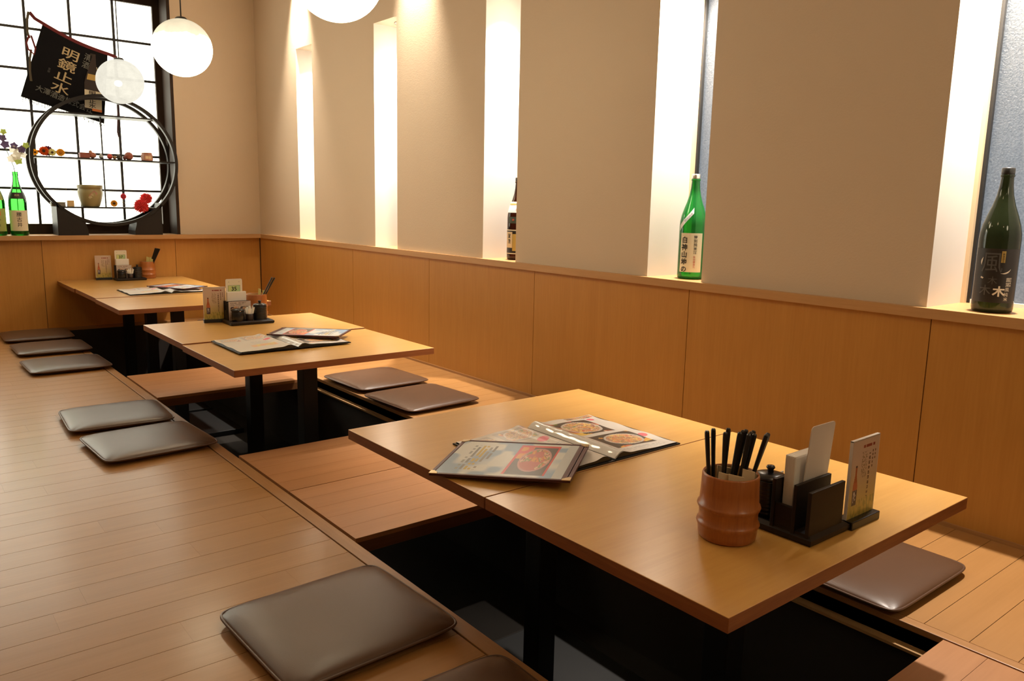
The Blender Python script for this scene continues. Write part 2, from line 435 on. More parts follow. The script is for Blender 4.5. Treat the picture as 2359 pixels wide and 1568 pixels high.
tag(MB().box(-2.7, -2.6, -2.4, B+.6, -.1, TOP).build('wall_left', M['plaster']), kind='structure')
tag(MB().box(-2.7, 2.72, -2.45, -2.4, -.1, TOP).build('wall_front', M['plaster']), kind='structure')

# floor with the sunken leg pit
PIT0, PIT1, PD = -.4, 6.10, -.45
fl = MB()
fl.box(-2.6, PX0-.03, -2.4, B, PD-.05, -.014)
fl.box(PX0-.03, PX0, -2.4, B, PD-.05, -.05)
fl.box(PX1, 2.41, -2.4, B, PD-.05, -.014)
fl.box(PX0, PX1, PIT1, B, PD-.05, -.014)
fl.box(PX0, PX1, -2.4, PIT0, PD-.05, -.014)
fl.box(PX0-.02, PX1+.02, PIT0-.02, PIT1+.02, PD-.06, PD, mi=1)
floor = tag(fl.build('floor', [M['pit'], M['pitfloor']], fix=False), 'raised honey board floor with a sunken leg pit', kind='structure')
k = 0
y = 1.98-.1*16
while y < B:
    y1 = min(y+.1, B)
    cut = rnd.uniform(0.15, .85)
    for xa, xb in ((-.55, cut), (cut, .903)):
        MB().box(xa+.0001, xb-.0001, y+.0007, y1-.0007, -.014, 0).build('plank', M['plank'], floor)
    y += .1
MB().box(-2.6, -.551, -2.4, B, -.014, 0).build('plank', M['plank'], floor)
MB().box(-.55, .903, -2.4, .38, -.014, 0).build('plank', M['plank'], floor)
y = .689-.095*8
while y < B:
    y1 = min(y+.095, B)
    MB().box(1.767, 2.41, y+.0007, y1-.0007, -.014, 0).build('plank', M['plank'], floor)
    y += .095
MB().box(PX0, PX1, PIT1, B-.001, -.014, 0).build('plank', M['plank'], floor)
# nosing strips along both pit edges and the ledges that carry the hatches
tag(MB().bbox(.9075, PX0, -2.0, B-.002, -.05, .0006, .0015).build('trim_3', M['nosing']), kind='structure', label='wood nosing strip along the left pit edge')
tag(MB().bbox(PX1, 1.7655, -2.0, B-.002, -.05, .0006, .0015).build('trim_4', M['nosing']), kind='structure', label='wood nosing strip along the right pit edge')
led = wood('ledge rail wood', (.50, .30, .13), (.42, .24, .09), 'y', rough=.45, vary=0)
tag(MB().box(1.712, PX1, PIT0, PIT1, -.054, -.047).build('trim_5', led), kind='structure', label='pale support rail inside the right pit edge')
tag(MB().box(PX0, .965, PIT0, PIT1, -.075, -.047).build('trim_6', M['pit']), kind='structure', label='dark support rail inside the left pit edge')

# hatch lids bridging the pit
def lid(y0, y1, n, label):
    t = thing('hatch_lid', label, 'hatch', ((.957+1.730)/2, (y0+y1)/2, -.0468), 0, 'hatch lids bridging the leg pit')
    hx = (1.730-.957)/2; hy = (y1-y0)/2
    MB().box(-hx, hx, -hy, hy, 0, .034).build('base_board', wood('hatch edge', (.20, .085, .03), (.15, .06, .02), 'x', vary=0), t)
    p = 2*hy/n
    for i in range(n):
        MB().box(-hx, hx, -hy+i*p+(.0004 if i else 0), -hy+(i+1)*p-(.0004 if i < n-1 else 0), .034, .0474).build('plank', M['lid'], t)
lid(1.842, 2.284, 5, 'plank hatch lid against the open pit of the nearest table')
lid(2.288, 2.724, 5, 'plank hatch lid against the open pit of the middle table')
lid(3.757, 4.31, 6, 'narrow plank hatch lid between the middle and farthest tables')
lid(.19, .632, 5, 'plank hatch lid cut by the bottom right corner')

# ------------------------------------------------------------------ back window with black grid
w1 = thing('window_1', 'large white backlit window behind a black grid', None, (0, 6.38, 0)); w1['kind'] = 'structure'
gx = [-.46, -.18, .10, .38, .66, .928, 1.196, 1.472, 1.735]
gz = [.705, .945, 1.197, 1.462, 1.735, 1.998, 2.262]
MB().box(-.5, RX-.06, .035, .05, .66, 2.30).build('light_box_back', M['paper'], w1)
for i in range(len(gx)-1):
    for j in range(len(gz)-1):
        MB().box(gx[i]+.0005, gx[i+1]-.0005, .012, .018, gz[j]+.0005, gz[j+1]-.0005).build('pane', M['pane'], w1)
for x in gx[1:-1]:
    MB().box(x-.008, x+.008, -.004, .012, gz[0], gz[-1]).build('muntin', M['muntin'], w1)
for z in gz[1:-1]:
    MB().box(gx[0], gx[-1], -.002, .0115, z-.008, z+.008).build('muntin', M['muntin'], w1)
MB().box(1.735, RX-.022, -.012, .06, .636, RT-.002).build('stile', M['darkwood'], w1)
MB().box(-.62, 1.7345, -.012, .06, gz[-1], RT-.002).build('head_rail', M['darkwood'], w1)
MB().box(-.62, 1.7345, -.012, .06, .636, gz[0]).build('bottom_rail', M['darkwood'], w1)
MB().box(RX-.022, RX-.0005, -.209, .06, .636, RT-.002).build('jamb', M['darkwood'], w1)
MB().box(-.62, RX-.022, -.209, -.012, RT-.022, RT-.001).build('jamb', M['darkwood'], w1)

# niche windows and their downlights
nl = []
for i, (a, b) in enumerate(NICHES):
    w = thing('window_%d' % (i+2), None, None, (2.626, (a+b)/2, .635)); w['kind'] = 'structure'
    h = (a-b)/2; H = ZN-.635
    w['label'] = 'frosted slot pane at the back of a lit niche'
    MB().box(.014, .030, h-.012, h, 0, H).box(.014, .030, -h, -h+.012, 0, H).build('stop_strip', M['trim'], w)
    MB().box(.030, .044, h-.022, h, 0, H).box(.030, .044, -h, -h+.022, 0, H).box(.030, .044, -h, h, H-.02, H).build('gasket', M['gasket'], w)
    MB().box(.030, .044, -h+.022, h-.022, 0, .012).build('sill_strip', M['paper'], w)
    MB().box(.045, .051, -h, h, 0, H).build('pane', M['frosted'], w)
    where = ['back corner', 'second slot from the back corner', 'middle slot', 'green bottle', 'black labelled bottle'][i]
    lab = ['small round downlight in the slot niche nearest the back corner', 'small round downlight in the second slot niche from the back corner',
           'small round downlight above the brown bottle', 'small round downlight above the green sake bottle', 'small round downlight above the black labelled bottle'][i]
    t = thing('niche_downlight', lab, 'downlight', (2.52, (a+b)/2, ZN), 0, 'downlights in the slot niches')
    MB().lathe([(.026, -.001), (.040, -.001), (.042, -.006), (.036, -.010), (.028, -.006), (.026, -.001)], 24).build('trim_ring', M['chrome'], t)
    MB().lathe([(.0001, -.004), (.026, -.004), (.0265, -.0015), (.0001, -.0015)], 24).build('lens', M['lens'], t)

# ------------------------------------------------------------------ pendant globes
def globe(loc, label, r=.150, dim=False):
    t = thing('pendant_globe_lamp', label, 'lamp', loc, 0, 'pendant globes over the table row')
    prof = []
    n = 28
    for i in range(1, n+1):
        a = PI*i/n
        prof.append((max(1e-4, r*math.sin(a)), -r*.965*math.cos(a)))
    prof = [(1e-4, -r*.965)]+[q for q in prof if q[0] > .028 or q[1] < 0]
    MB().lathe(prof, 48).build('shade', M['globedim'] if dim else M['globe'], t)
    top = prof[-1][1]
    if dim: MB().ball((-.012, 0, -.012), .024, 16, 10, sz=.8).build('bulb', M['bulb'], t)
    MB().lathe([(.0001, top+.012), (.022, top+.012), (.030, top+.004), (.030, top-.004), (.0001, top-.004)], 24).build('cap', M['cord'], t)
    MB().tube([(0, 0, top+.01), (0, 0, TOP-loc[2])], .0035, 8).build('cord', M['cord'], t)
    MB().lathe([(.0001, TOP-loc[2]-.03), (.04, TOP-loc[2]-.03), (.045, TOP-loc[2]-.0005), (.0001, TOP-loc[2]-.0005)], 24).build('ceiling_rose', M['cord'], t)
    return t
globe((1.33, 2.636, 1.668), 'bright white pendant globe cut by the top of the frame', .155)
globe((1.33, 4.374, 1.660), 'bright cream pendant globe hanging beside the window frame', .146)
g3 = globe((1.33, 5.671, 1.625), 'dim pearl pendant globe hanging in front of the black apron', .141, True)

# ------------------------------------------------------------------ tables
TABLES = [
 # x0, x1, y0, y1, ztop, label
 (.919, 1.741, .6225, 1.2105, .325, 'nearest low table holding the bamboo cup and black caddy'),
 (.919, 1.741, 1.2135, 1.803, .325, 'low table under the open food menu with two colour pages'),
 (.940, 1.765, 2.688, 3.275, .320, 'middle row low table half with the open menu and its free end'),
 (.942, 1.766, 3.279, 3.867, .325, 'middle row low table holding the number 35 caddy'),
 (.972, 1.788, 4.452, 5.018, .322, 'far row low table at the free end nearest the camera'),
 (.975, 1.790, 5.022, 5.590, .325, 'far row low table under its open menu'),
 (.968, 1.790, 5.594, 6.160, .325, 'far row low table against the back wall'),
]
for (x0, x1, y0, y1, zt, lab) in TABLES:
    cx, cy = (x0+x1)/2, (y0+y1)/2; hx, hy = (x1-x0)/2, (y1-y0)/2; th = .0255
    t = thing('low_table', lab, 'table', (cx, cy, PD), 0, 'low tables along the leg pit')
    z1 = zt-PD; z0 = z1-th
    mb = MB()
    bm = bmesh.new(); bmesh.ops.create_cube(bm, size=1)
    for v in bm.verts: v.co = (v.co.x*2*hx, v.co.y*2*hy, (z0+z1)/2+v.co.z*th)
    bmesh.ops.bevel(bm, geom=bm.edges[:], offset=.0014, segments=2, affect='EDGES', profile=.5)
    bm.verts.index_update()
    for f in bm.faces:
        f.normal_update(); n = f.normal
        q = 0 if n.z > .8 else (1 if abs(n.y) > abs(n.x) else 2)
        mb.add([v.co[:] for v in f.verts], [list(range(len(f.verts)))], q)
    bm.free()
    mb.build('tabletop', [M['top'], M['edge'], M['edge_shade']], t, fix=False)
    px = 1.34-cx
    MB().bbox(px-.031, px+.031, -.031, .031, .03, z0-.006, .003).build('post', M['black_metal'], t)
    MB().bbox(px-.16, px+.16, -.16, .16, z0-.006, z0, .001).build('top_plate', M['black_metal'], t)
    MB().bbox(px-.27, px+.27, -.26, .26, 0, .030, .004).build('base_plate', mat('base plate black', (.006, .006, .006), .5, spec=.25), t)

# ------------------------------------------------------------------ cushions
def cushion_mesh():
    n = 26; hw = .19; cr = .035
    mb = MB()
    def outline(u, v):       # square to rounded square
        x, y = u*hw, v*hw
        mxx = max(abs(u), abs(v)); k = mxx/((abs(u)**12+abs(v)**12)**(1/12)) if mxx > .05 else 1
        return x*k, y*k
    for side in (1, -1):
        vs = []
        for j in range(n+1):
            for i in range(n+1):
                u = math.sin((i/n-.5)*PI); v = math.sin((j/n-.5)*PI)
                x, y = outline(u, v)
                e = (1-abs(u)**5)*(1-abs(v)**5)
                z = .019+(.0165*e**.5 if side > 0 else -.0185*min(1, e*1.6)**.7)
                if side > 0: z += .0012*math.sin(9*u+2*v)*e*(abs(u*v))
                vs.append((x, y, z))
        fs = [[j*(n+1)+i, j*(n+1)+i+1, (j+1)*(n+1)+i+1, (j+1)*(n+1)+i] for j in range(n) for i in range(n)]
        mb.add(vs, fs, 0, True)
    rim = []
    for s in range(4):
        for i in range(n):
            a = math.sin((i/n-.5)*PI)
            u, v = [(a, -1), (1, a), (-a, 1), (-1, -a)][s]
            x, y = outline(u, v); rim.append((x, y, .019))
    pip = MB().tube(rim, .0032, 6, closed=True)
    return mb, pip
cm, cp = cushion_mesh()
CUSH = [
 (.712, 1.455, 2, 1.03, .97, 'large brown cushion left of the nearest table, creased on top'),
 (.715, .962, -2, 1.0, 1.0, 'brown cushion cut off by the bottom edge of the frame'),
 (.735, 3.035, 3, 1.02, .98, 'brown cushion left of the middle table, the nearer of its pair'),
 (.722, 3.475, -3, 1.0, .98, 'brown cushion left of the middle table, the farther of its pair'),
 (.752, 4.715, 1, 1.0, 1.0, 'brown cushion left of the far tables, closest of the three'),
 (.772, 5.285, 0, 1.0, 1.0, 'brown cushion left of the far tables, middle of the three'),
 (.775, 5.80, -2, 1.0, 1.0, 'brown cushion left of the far tables, right by the back wall'),
 (1.925, 3.035, 3, 1.05, 1.03, 'shiny brown cushion right of the middle table, the nearer one'),
 (1.945, 3.50, 2, 1.05, 1.05, 'shiny brown cushion right of the middle table, the farther one'),
 (1.918, .923, 0, 1.05, 1.0, 'brown cushion in the lit strip right of the nearest table'),
 (2.000, 5.74, 0, 1.0, 1.0, 'brown cushion peeking past the leaflet stand beside the far tables'),
]
proto = None
for (x, y, a, sx, sy, lab) in CUSH:
    if proto is None:
        t = thing('floor_cushion', lab, 'cushion', group='flat vinyl floor cushions')
        cm.build('cover', M['vinyl'], t); cp.build('piping', M['piping'], t); proto = t
    else: t = copy_tree(proto, label=lab)
    t.location = (x, y, .0012); t.rotation_euler = (0, 0, math.radians(a)); t.scale = (sx, sy, 1)

# ------------------------------------------------------------------ prints
def mixc(a, b, t): return tuple(a[i]*(1-t)+b[i]*t for i in range(3))
def h2(i, j, s=0):
    v = math.sin(i*127.1+j*311.7+s*74.7)*43758.5453; return v-math.floor(v)
def vnoise(x, y, s=0):
    i, j = math.floor(x), math.floor(y); fx, fy = x-i, y-j; fx = fx*fx*(3-2*fx); fy = fy*fy*(3-2*fy)
    return (h2(i, j, s)*(1-fx)+h2(i+1, j, s)*fx)*(1-fy)+(h2(i, j+1, s)*(1-fx)+h2(i+1, j+1, s)*fx)*fy
FOOD = [(.62, .16, .05), (.70, .35, .06), (.55, .09, .05), (.75, .50, .10), (.30, .08, .04), (.70, .45, .30), (.18, .22, .05)]
def foodpic(u, v, seed, bg=(.05, .03, .02), dish=(.45, .25, .20), cx=.55, cy=.5, rx=.40, ry=.42):
    d = ((u-cx)/rx)**2+((v-cy)/ry)**2
    if d < 1:
        if d > .80: return dish
        k = int((vnoise(u*8, v*8, seed)*.75+.25*vnoise(u*26, v*26, seed+1))*len(FOOD)*1.35) % len(FOOD)
        return mixc(FOOD[k], (.9, .8, .7), .25*vnoise(u*30, v*30, seed+3))
    if vnoise(u*5, v*5, seed+9) > .62: return FOOD[int(h2(int(u*5), int(v*5), seed)*7) % 7]
    return bg
PAGE = (.66, .62, .57)
def in_rect(u, v, r): return r[0] < u < r[2] and r[1] < v < r[3]
def loc_(u, v, r): return (u-r[0])/(r[2]-r[0]), (v-r[1])/(r[3]-r[1])
def textrows(u, v, r, rows, seed, ink=(.25, .23, .22), base=PAGE):
    a, b = loc_(u, v, r); row = int(b*rows); fr = b*rows-row
    if .25 < fr < .75 and a < .55+.45*h2(row, 1, seed) and h2(int(a*40), row, seed) > .3: return ink
    return base
def page_right(u, v):
    for r, s in (((.12, .52, .78, .90), 1), ((.22, .12, .86, .46), 5)):
        if in_rect(u, v, r): a, b = loc_(u, v, r); return foodpic(a, b, s, (.06, .045, .035), (.55, .50, .45))
    if in_rect(u, v, (.55, .94, .98, .995)): return foodpic(*loc_(u, v, (.55, .94, .98, .995)), 11)
    if ((u-.90)/.055)**2+((v-.30)/.04)**2 < 1 or ((u-.86)/.05)**2+((v-.88)/.035)**2 < 1: return (.70, .12, .16)
    if in_rect(u, v, (.10, .03, .95, .10)): return textrows(u, v, (.10, .03, .95, .10), 4, 2, (.45, .43, .42))
    return PAGE
def page_left(u, v):
    for r, s in (((.45, .70, .90, .97), 21), ((.05, .72, .38, .96), 25)):
        if in_rect(u, v, r):
            a, b = loc_(u, v, r); return mixc(foodpic(a, b, s, (.35, .32, .30), (.7, .65, .62)), (.75, .72, .70), .35)
    if ((u-.80)/.07)**2+((v-.62)/.045)**2 < 1: return (.72, .14, .20)
    if in_rect(u, v, (.45, .40, .95, .56)): return textrows(u, v, (.45, .40, .95, .56), 6, 4, (.50, .52, .50))
    if in_rect(u, v, (.35, .22, .80, .36)): return mixc((.72, .64, .18), (.75, .40, .36), vnoise(u*22, v*22, 2))
    return PAGE
def card_print(u, v):   # u along the long side
    n = vnoise(u*9, v*6, 3)
    base = mixc((.27, .40, .55), (.66, .69, .68), min(1, max(0, (n-.38)*4)))
    if u > .92: base = (.52, .56, .58)
    r = (.52, .06, .86, .94)
    if in_rect(u, v, r):
        a, b = loc_(u, v, r); d = ((a-.55)/.37)**2+((b-.50)/.40)**2
        if d < 1:
            if d > .80: return (.55, .27, .24)
            return FOOD[int((vnoise(a*7, b*7, 31)*.75+.25*vnoise(a*24, b*24, 33))*10) % 7] if vnoise(a*8, b*8, 36) > .35 else (.50, .12, .07)
        if a < .07 or a > .95 or b > .94: return (.62, .05, .05)
        if a < .36 and b > .52: return mixc((.70, .30, .05), (.62, .07, .05), 1 if vnoise(a*8, b*8, 2) > .5 else 0)
        return (.06, .05, .035)
    if .12 < u < .34:
        for k, (vv, hh, ink) in enumerate([(.5, .40, None)]):
            pass
        s = u-.12
        if .13 < v < .87:
            row = int(s/.036); fr = s/.036-row
            if .15 < fr < .75:
                ink = [(.25, .28, .30), (.20, .22, .24), (.52, .38, .08), (.52, .38, .08), (.25, .25, .25), (.17, .17, .17)][min(row, 5)]
                if h2(int(v*22), row, 8) > .28 and (row < 5 or v > .35): return ink
    return base

PRINTS = {}
def open_menu(loc, rz, label, near=True):
    t = thing('menu_book', label, 'menu', loc, rz, 'open food menus on the tables')
    w, h = .228, .315
    MB().bbox(-w-.006, -.004, -h/2-.005, h/2+.005, 0, .004, .0015).bbox(.004, w+.006, -h/2-.005, h/2+.005, 0, .004, .0015).bbox(-.005, .005, -h/2-.005, h/2+.005, 0, .0022, .0006).build('cover', M['lacquer'], t)
    def zf(d, v):   # d distance from spine 0..1
        return .0060+.0085*(math.exp(-((d-.12)/.09)**2))+.005*math.exp(-((d-.35)/.3)**2)*1+.0012*math.sin(v*17+d*9)*d - (.006*(1-d/.06) if d < .06 else 0)
    nu, nv = (116, 150) if near else (32, 40)
    key = ('m', near)
    if key in PRINTS:
        for src in PRINTS[key]:
            c = src.copy(); COL.objects.link(c); c.parent = t
        return t
    # page blocks (white sheets under the top sheet) closed at the sides
    objs = []
    for s, fn in ((1, page_right), (-1, page_left)):
        def pos(u, v, s=s):
            d = u if s > 0 else 1-u
            return (s*(.004+d*(w-.006)), (v-.5)*h, zf(d, v))
        objs.append(raster('page', nu, nv, fn, pos, t))
        mb = MB(); m_ = 40
        for vv in (0, 1):
            yy = (vv-.5)*h
            vs = []
            for i in range(m_+1):
                d = i/m_; x = s*(.004+d*(w-.006)); vs += [(x, yy, .004), (x, yy, zf(d, vv)-.0003)]
            mb.add(vs, [[2*i, 2*i+2, 2*i+3, 2*i+1] for i in range(m_)])
        vs = []
        for j in range(21):
            x = s*(.004+(w-.006)); vs += [(x, (j/20-.5)*h, .004), (x, (j/20-.5)*h, zf(1, j/20)-.0003)]
        mb.add(vs, [[2*i, 2*i+2, 2*i+3, 2*i+1] for i in range(20)])
        objs.append(mb.build('page_edges', M['lacquer'] if near else M['gasket'], t))
    PRINTS[key] = objs+[c for c in t.children if c.name.startswith('cover')]
    # sleeve with painted highlight folded up along the spine, whitened to read as a highlight
    mb = MB(); n = 24
    vs = []
    for j in range(n+1):
        yy = (j/n-.5)*h; zz = .0195+.0008*math.sin(j*1.7)
        for q in range(7):
            a = q/6; vs.append((.003+a*.036, yy, .006+(zz-.006)*math.sin(a*PI*.72)))
    mb.add(vs, [[j*7+q, j*7+q+1, (j+1)*7+q+1, (j+1)*7+q] for j in range(n) for q in range(6)], 0, True)
    PRINTS[key].append(mb.build('highlight_sleeve', M['sleeve_highlight'], t, fix=False))
    return t
open_menu((1.300, 1.378, .3252), 0, 'open menu with food photos across the nearest pair of tables')
open_menu((1.286, 3.104, .3252), math.radians(0), 'open menu under the folded card on the middle table')
open_menu((1.400, 5.215, .3252), 0, 'open menu on the far tables under a red framed card')

M['maroon'] = mat('maroon menu binding', (.075, .018, .022), .4)
M['brass'] = mat('brass corner', (.60, .48, .28), .3, metal=1)
def menu_card(loc, rz, tilt, label, proto=None, lx=.31, ly=.245):
    t = thing('menu_card', label, 'menu', loc, rz, 'maroon bound menu cards')
    t.rotation_euler = (tilt[0], tilt[1], rz)
    if proto:
        for src in proto.children:
            c = src.copy(); COL.objects.link(c); c.parent = t
        t.scale = (1, ly/.245, 1)
        return t
    hx, hy = lx/2, ly/2
    MB().bbox(-hx, hx, -hy, hy, 0, .0022, .0009).build('backing_board', M['maroon'], t)
    MB().bbox(-hx+.004, hx-.01, -hy+.004, hy-.004, .0022, .0044, .0006).build('inner_leaf', M['maroon'], t)
    MB().bbox(-hx, hx, -hy, -hy+.008, .0024, .0058, .0012).bbox(-hx, hx, hy-.008, hy, .0024, .0058, .0012).bbox(-hx, -hx+.008, -hy, hy, .0024, .0056, .0012).bbox(hx-.008, hx, -hy, hy, .0024, .0056, .0012).bbox(hx-.019, hx-.010, -hy+.004, hy-.004, .0024, .0054, .001).build('binding', M['maroon'], t)
    for sx in (-1, 1):
        for sy in (-1, 1):
            MB().prism([(sx*hx, sy*hy), (sx*(hx-.018), sy*hy), (sx*(hx-.018), sy*(hy-.007)), (sx*(hx-.007), sy*(hy-.018)), (sx*hx, sy*(hy-.018))], .0015, at=.0052).build('corner_clip', M['brass'], t)
    def pos(u, v): return (-hx+.009+u*(lx-.030), -hy+.009+v*(ly-.018), .0048)
    raster('printed_sheet', 190, 140, card_print, pos, t)
    return t
mc = menu_card((1.083, 1.327, .3390), math.radians(-53.5), (math.radians(1.0), math.radians(-3.2), 0), 'maroon framed card with blue print and a shellfish bowl on the nearest tables')
menu_card((1.437, 3.160, .3440), math.radians(-43+180), (0, math.radians(0), 0), 'maroon framed menu card lying on the open menu of the middle table', mc, ly=.19)
menu_card((1.497, 5.257, .3440), math.radians(-62+180), (0, 0, 0), 'maroon framed menu card lying on the open menu of the far tables', mc, ly=.20)

# ------------------------------------------------------------------ chopstick cups and chopsticks
def cup(loc, label, rz=0):
    t = thing('chopstick_cup', label, 'cup', loc, rz, 'turned wooden chopstick cups')
    pr = [(.0001, 0), (.047, 0), (.0505, .004), (.0520, .014), (.0527, .022), (.0545, .0255), (.0558, .0290), (.0548, .0325), (.0522, .0345), (.0516, .046), (.0524, .054), (.0546, .0575), (.0560, .0610), (.0550, .0645), (.0522, .0665), (.0510, .090), (.0500, .118), (.0490, .1205), (.0470, .121), (.0455, .119)]
    MB().lathe(pr, 48).build('cup_body', M['bamboo'], t)
    MB().lathe([(.0455, .119), (.0450, .1), (.0450, .010), (.0001, .009)], 48).build('lining', M['cupin'], t)
    return t
C3 = (1.160, .803, .3251); C2 = (1.457, 3.818, .3251); C1 = (1.540, 6.106, .3251)
cup(C3, 'large bamboo style cup of black chopsticks on the nearest table', 1)
cup(C2, 'bamboo style cup behind the number 35 caddy on the middle table')
cup(C1, 'bamboo style cup at the back wall on the farthest table')
def stick_mb():
    mb = MB(); Lh = .225
    for i, (z, r) in enumerate([(0, .0018), (.16, .0036), (.218, .0042), (Lh, .0034)]): pass
    zs = [0, .09, .176, .1835, .186]; rs = [.0018, .0032, .0044, .0042, .0030]
    b = []
    for z, r in zip(zs, rs):
        for q in range(8):
            a = PI/8+q*PI/4; mb.v.append((r*math.cos(a), r*math.sin(a), z))
    for i in range(len(zs)-1):
        for q in range(8):
            mb.f.append([i*8+q, i*8+(q+1) % 8, (i+1)*8+(q+1) % 8, (i+1)*8+q]); mb.mi.append(0); mb.sm.append(False)
    mb.f.append([(len(zs)-1)*8+q for q in range(8)]); mb.mi.append(0); mb.sm.append(False)
    mb.f.append([q for q in range(8)][::-1]); mb.mi.append(0); mb.sm.append(False)
    return mb
st0 = None
CR = camo.matrix_world.to_3x3()
def stick(cup_loc, bot, top, h0, label, group):
    global st0
    if st0 is None: st0 = stick_mb().build('chopstick', M['stick']); o = st0
    else: o = st0.copy(); COL.objects.link(o)
    p0 = Vector((cup_loc[0]+bot[0], cup_loc[1]+bot[1], cup_loc[2]+h0)); p1 = Vector((cup_loc[0]+top[0], cup_loc[1]+top[1], cup_loc[2]+.19))
    q = (p1-p0).to_track_quat('Z', 'Y'); o.rotation_mode = 'QUATERNION'; o.rotation_quaternion = q; o.location = p0
    tag(o, label, 'chopstick', group)
# screen-right direction on the table plane is about (.78,-.63); depth direction (.63,.78)
def sd(a, b): return (a*.78+b*.63, -a*.63+b*.78)
ORD = ['first', 'second', 'third', 'fourth', 'fifth', 'sixth', 'seventh', 'eighth', 'ninth', 'tenth', 'eleventh', 'twelfth', 'thirteenth']
T3S = [(-.030, .005, -.013, .0), (-.022, .012, -.002, .01), (-.010, -.012, .001, -.01), (-.001, .012, .006, .012), (.002, -.006, .017, -.004), (.005, .010, .024, .006), (.008, -.014, .025, -.012),
       (.010, .014, .030, .014), (.013, .0, .034, .0), (.016, -.010, .040, -.006), (.018, .012, .045, .010), (.022, -.002, .063, .0), (.024, .009, .068, .010)]
for i, (ta, tb, ba, bb) in enumerate(T3S):
    top = [-.047, -.033, -.018, -.006, .009, .018, .022, .026, .030, .034, .038, .058, .065][i]
    bot = [-.030, -.022, -.014, -.008, -.010, .002, .004, .000, .010, .006, .012, .020, .024][i]
    stick(C3, sd(bot*.8-.004, tb*1.2), sd(top*1.0, bb*1.2), .012, ORD[i]+' black chopstick from the left in the large cup on the nearest table', 'black chopsticks in the nearest cup')
for i in range(2):
    stick(C2, sd(-.004+.007*i, -.004+.008*i), sd(.076+.011*i, .003*i), .040, ['left', 'right'][i]+' black chopstick of the leaning pair in the middle table cup', 'black chopsticks in the middle cup')
for i in range(5):
    stick(C1, sd(-.006+.006*i, .010-.006*i), sd(.052+.0085*i, .004-.002*i), .045, ORD[i]+' black chopstick from the left in the fan on the farthest table', 'black chopsticks in the far cup')
def sleeves(loc, specs, label, mt):
    t = thing('paper_sleeve_bundle', label, 'paper', loc, 0, None)
    for (a, b, top, w, tilt, hgt) in specs:
        x, y = sd(a, b); x2, y2 = sd(a+tilt, b)
        r = Vector((.78, -.63, 0))*w; d = Vector((.63, .78, 0))*.0012
        p0 = Vector((x, y, .013)); p1 = Vector((x2, y2, hgt)); mb = MB()
        vs = []
        for p in (p0, p1): vs += [p-r-d, p+r-d, p+r+d, p-r+d]
        vs[4] = vs[4]+Vector((0, 0, .006)); vs[7] = vs[7]+Vector((0, 0, .006))
        mb.add(vs, [(0, 3, 2, 1), (4, 5, 6, 7), (0, 1, 5, 4), (1, 2, 6, 5), (2, 3, 7, 6), (3, 0, 4, 7)]).build('sleeve', mt, t)
sleeves(C3, [(-.017, -.023, 0, .011, 0, .123), (.002, -.0275, 0, .014, 0, .121), (.022, -.021, 0, .011, .003, .129), (-.004, .026, 0, .014, 0, .119)], 'cream paper sleeves in the large cup on the nearest table', M['cream'])
sleeves(C2, [(.008, -.006, 0, .006, .014, .143), (.026, .004, 0, .007, .014, .134)], 'pale yellow paper sleeves in the cup on the middle table', M['sleeve'])
sleeves(C1, [(-.004, -.008, 0, .010, .014, .150), (.012, .008, 0, .010, .014, .146), (.024, -.012, 0, .009, .014, .138)], 'yellow paper sleeves in the cup on the farthest table', M['sleeve'])

# ------------------------------------------------------------------ caddies with rack, jars, napkins and number card
def rbox_card(w, h, r, th):   # rounded card standing in xz
    pts = []
    for cx, cz, a0 in ((w/2-r, h-r, 0), (-w/2+r, h-r, PI/2)):
        for q in range(7):
            a = a0+q*PI/12; pts.append((cx+r*math.cos(a), cz+r*math.sin(a)))
    pts += [(-w/2, 0), (w/2, 0)]
    return MB().prism(pts, th, 'y', -th/2)
def jar_big(loc, label):
    t = thing('lidded_jar', label, 'jar', loc, 0, 'black ribbed condiment jars with knob lids')
    pr = [(.0001, 0), (.028, 0), (.030, .003)]
    for q in range(8):
        z = .006+q*.0078; pr += [(.0312, z), (.0312, z+.0050), (.0300, z+.0064)]
    pr += [(.031, .0700), (.030, .072), (.0001, .072)]
    MB().lathe(pr, 36).build('jar_body', M['lacquer'], t)
    ld = MB().lathe([(.0001, .0725), (.0305, .0725), (.0315, .0745), (.029, .078), (.016, .0825), (.0001, .084)], 36).build('lid', M['lacquer'], t)
    MB().lathe([(.0065, .083), (.0055, .088), (.0085, .092), (.0070, .0955), (.0001, .0965)], 20).build('knob', M['lacquer'], ld)
    return t
def jar_small(loc, label):
    t = thing('spice_pot', label, 'pot', loc, 0, 'small black spice pots')
    MB().lathe([(.0001, 0), (.024, 0), (.0275, .006), (.0285, .020), (.0285, .046), (.0270, .050), (.0001, .050)], 32).build('pot_body', M['lacquer'], t)
    MB().lathe([(.0001, .0502), (.0285, .0502), (.0295, .052), (.0285, .059), (.022, .063), (.0001, .0645)], 32).build('lid', M['lacquer'], t)
    MB().box(-.003, .003, -.0315, -.026, .052, .056).build('spoon_notch', M['chrome'], t)
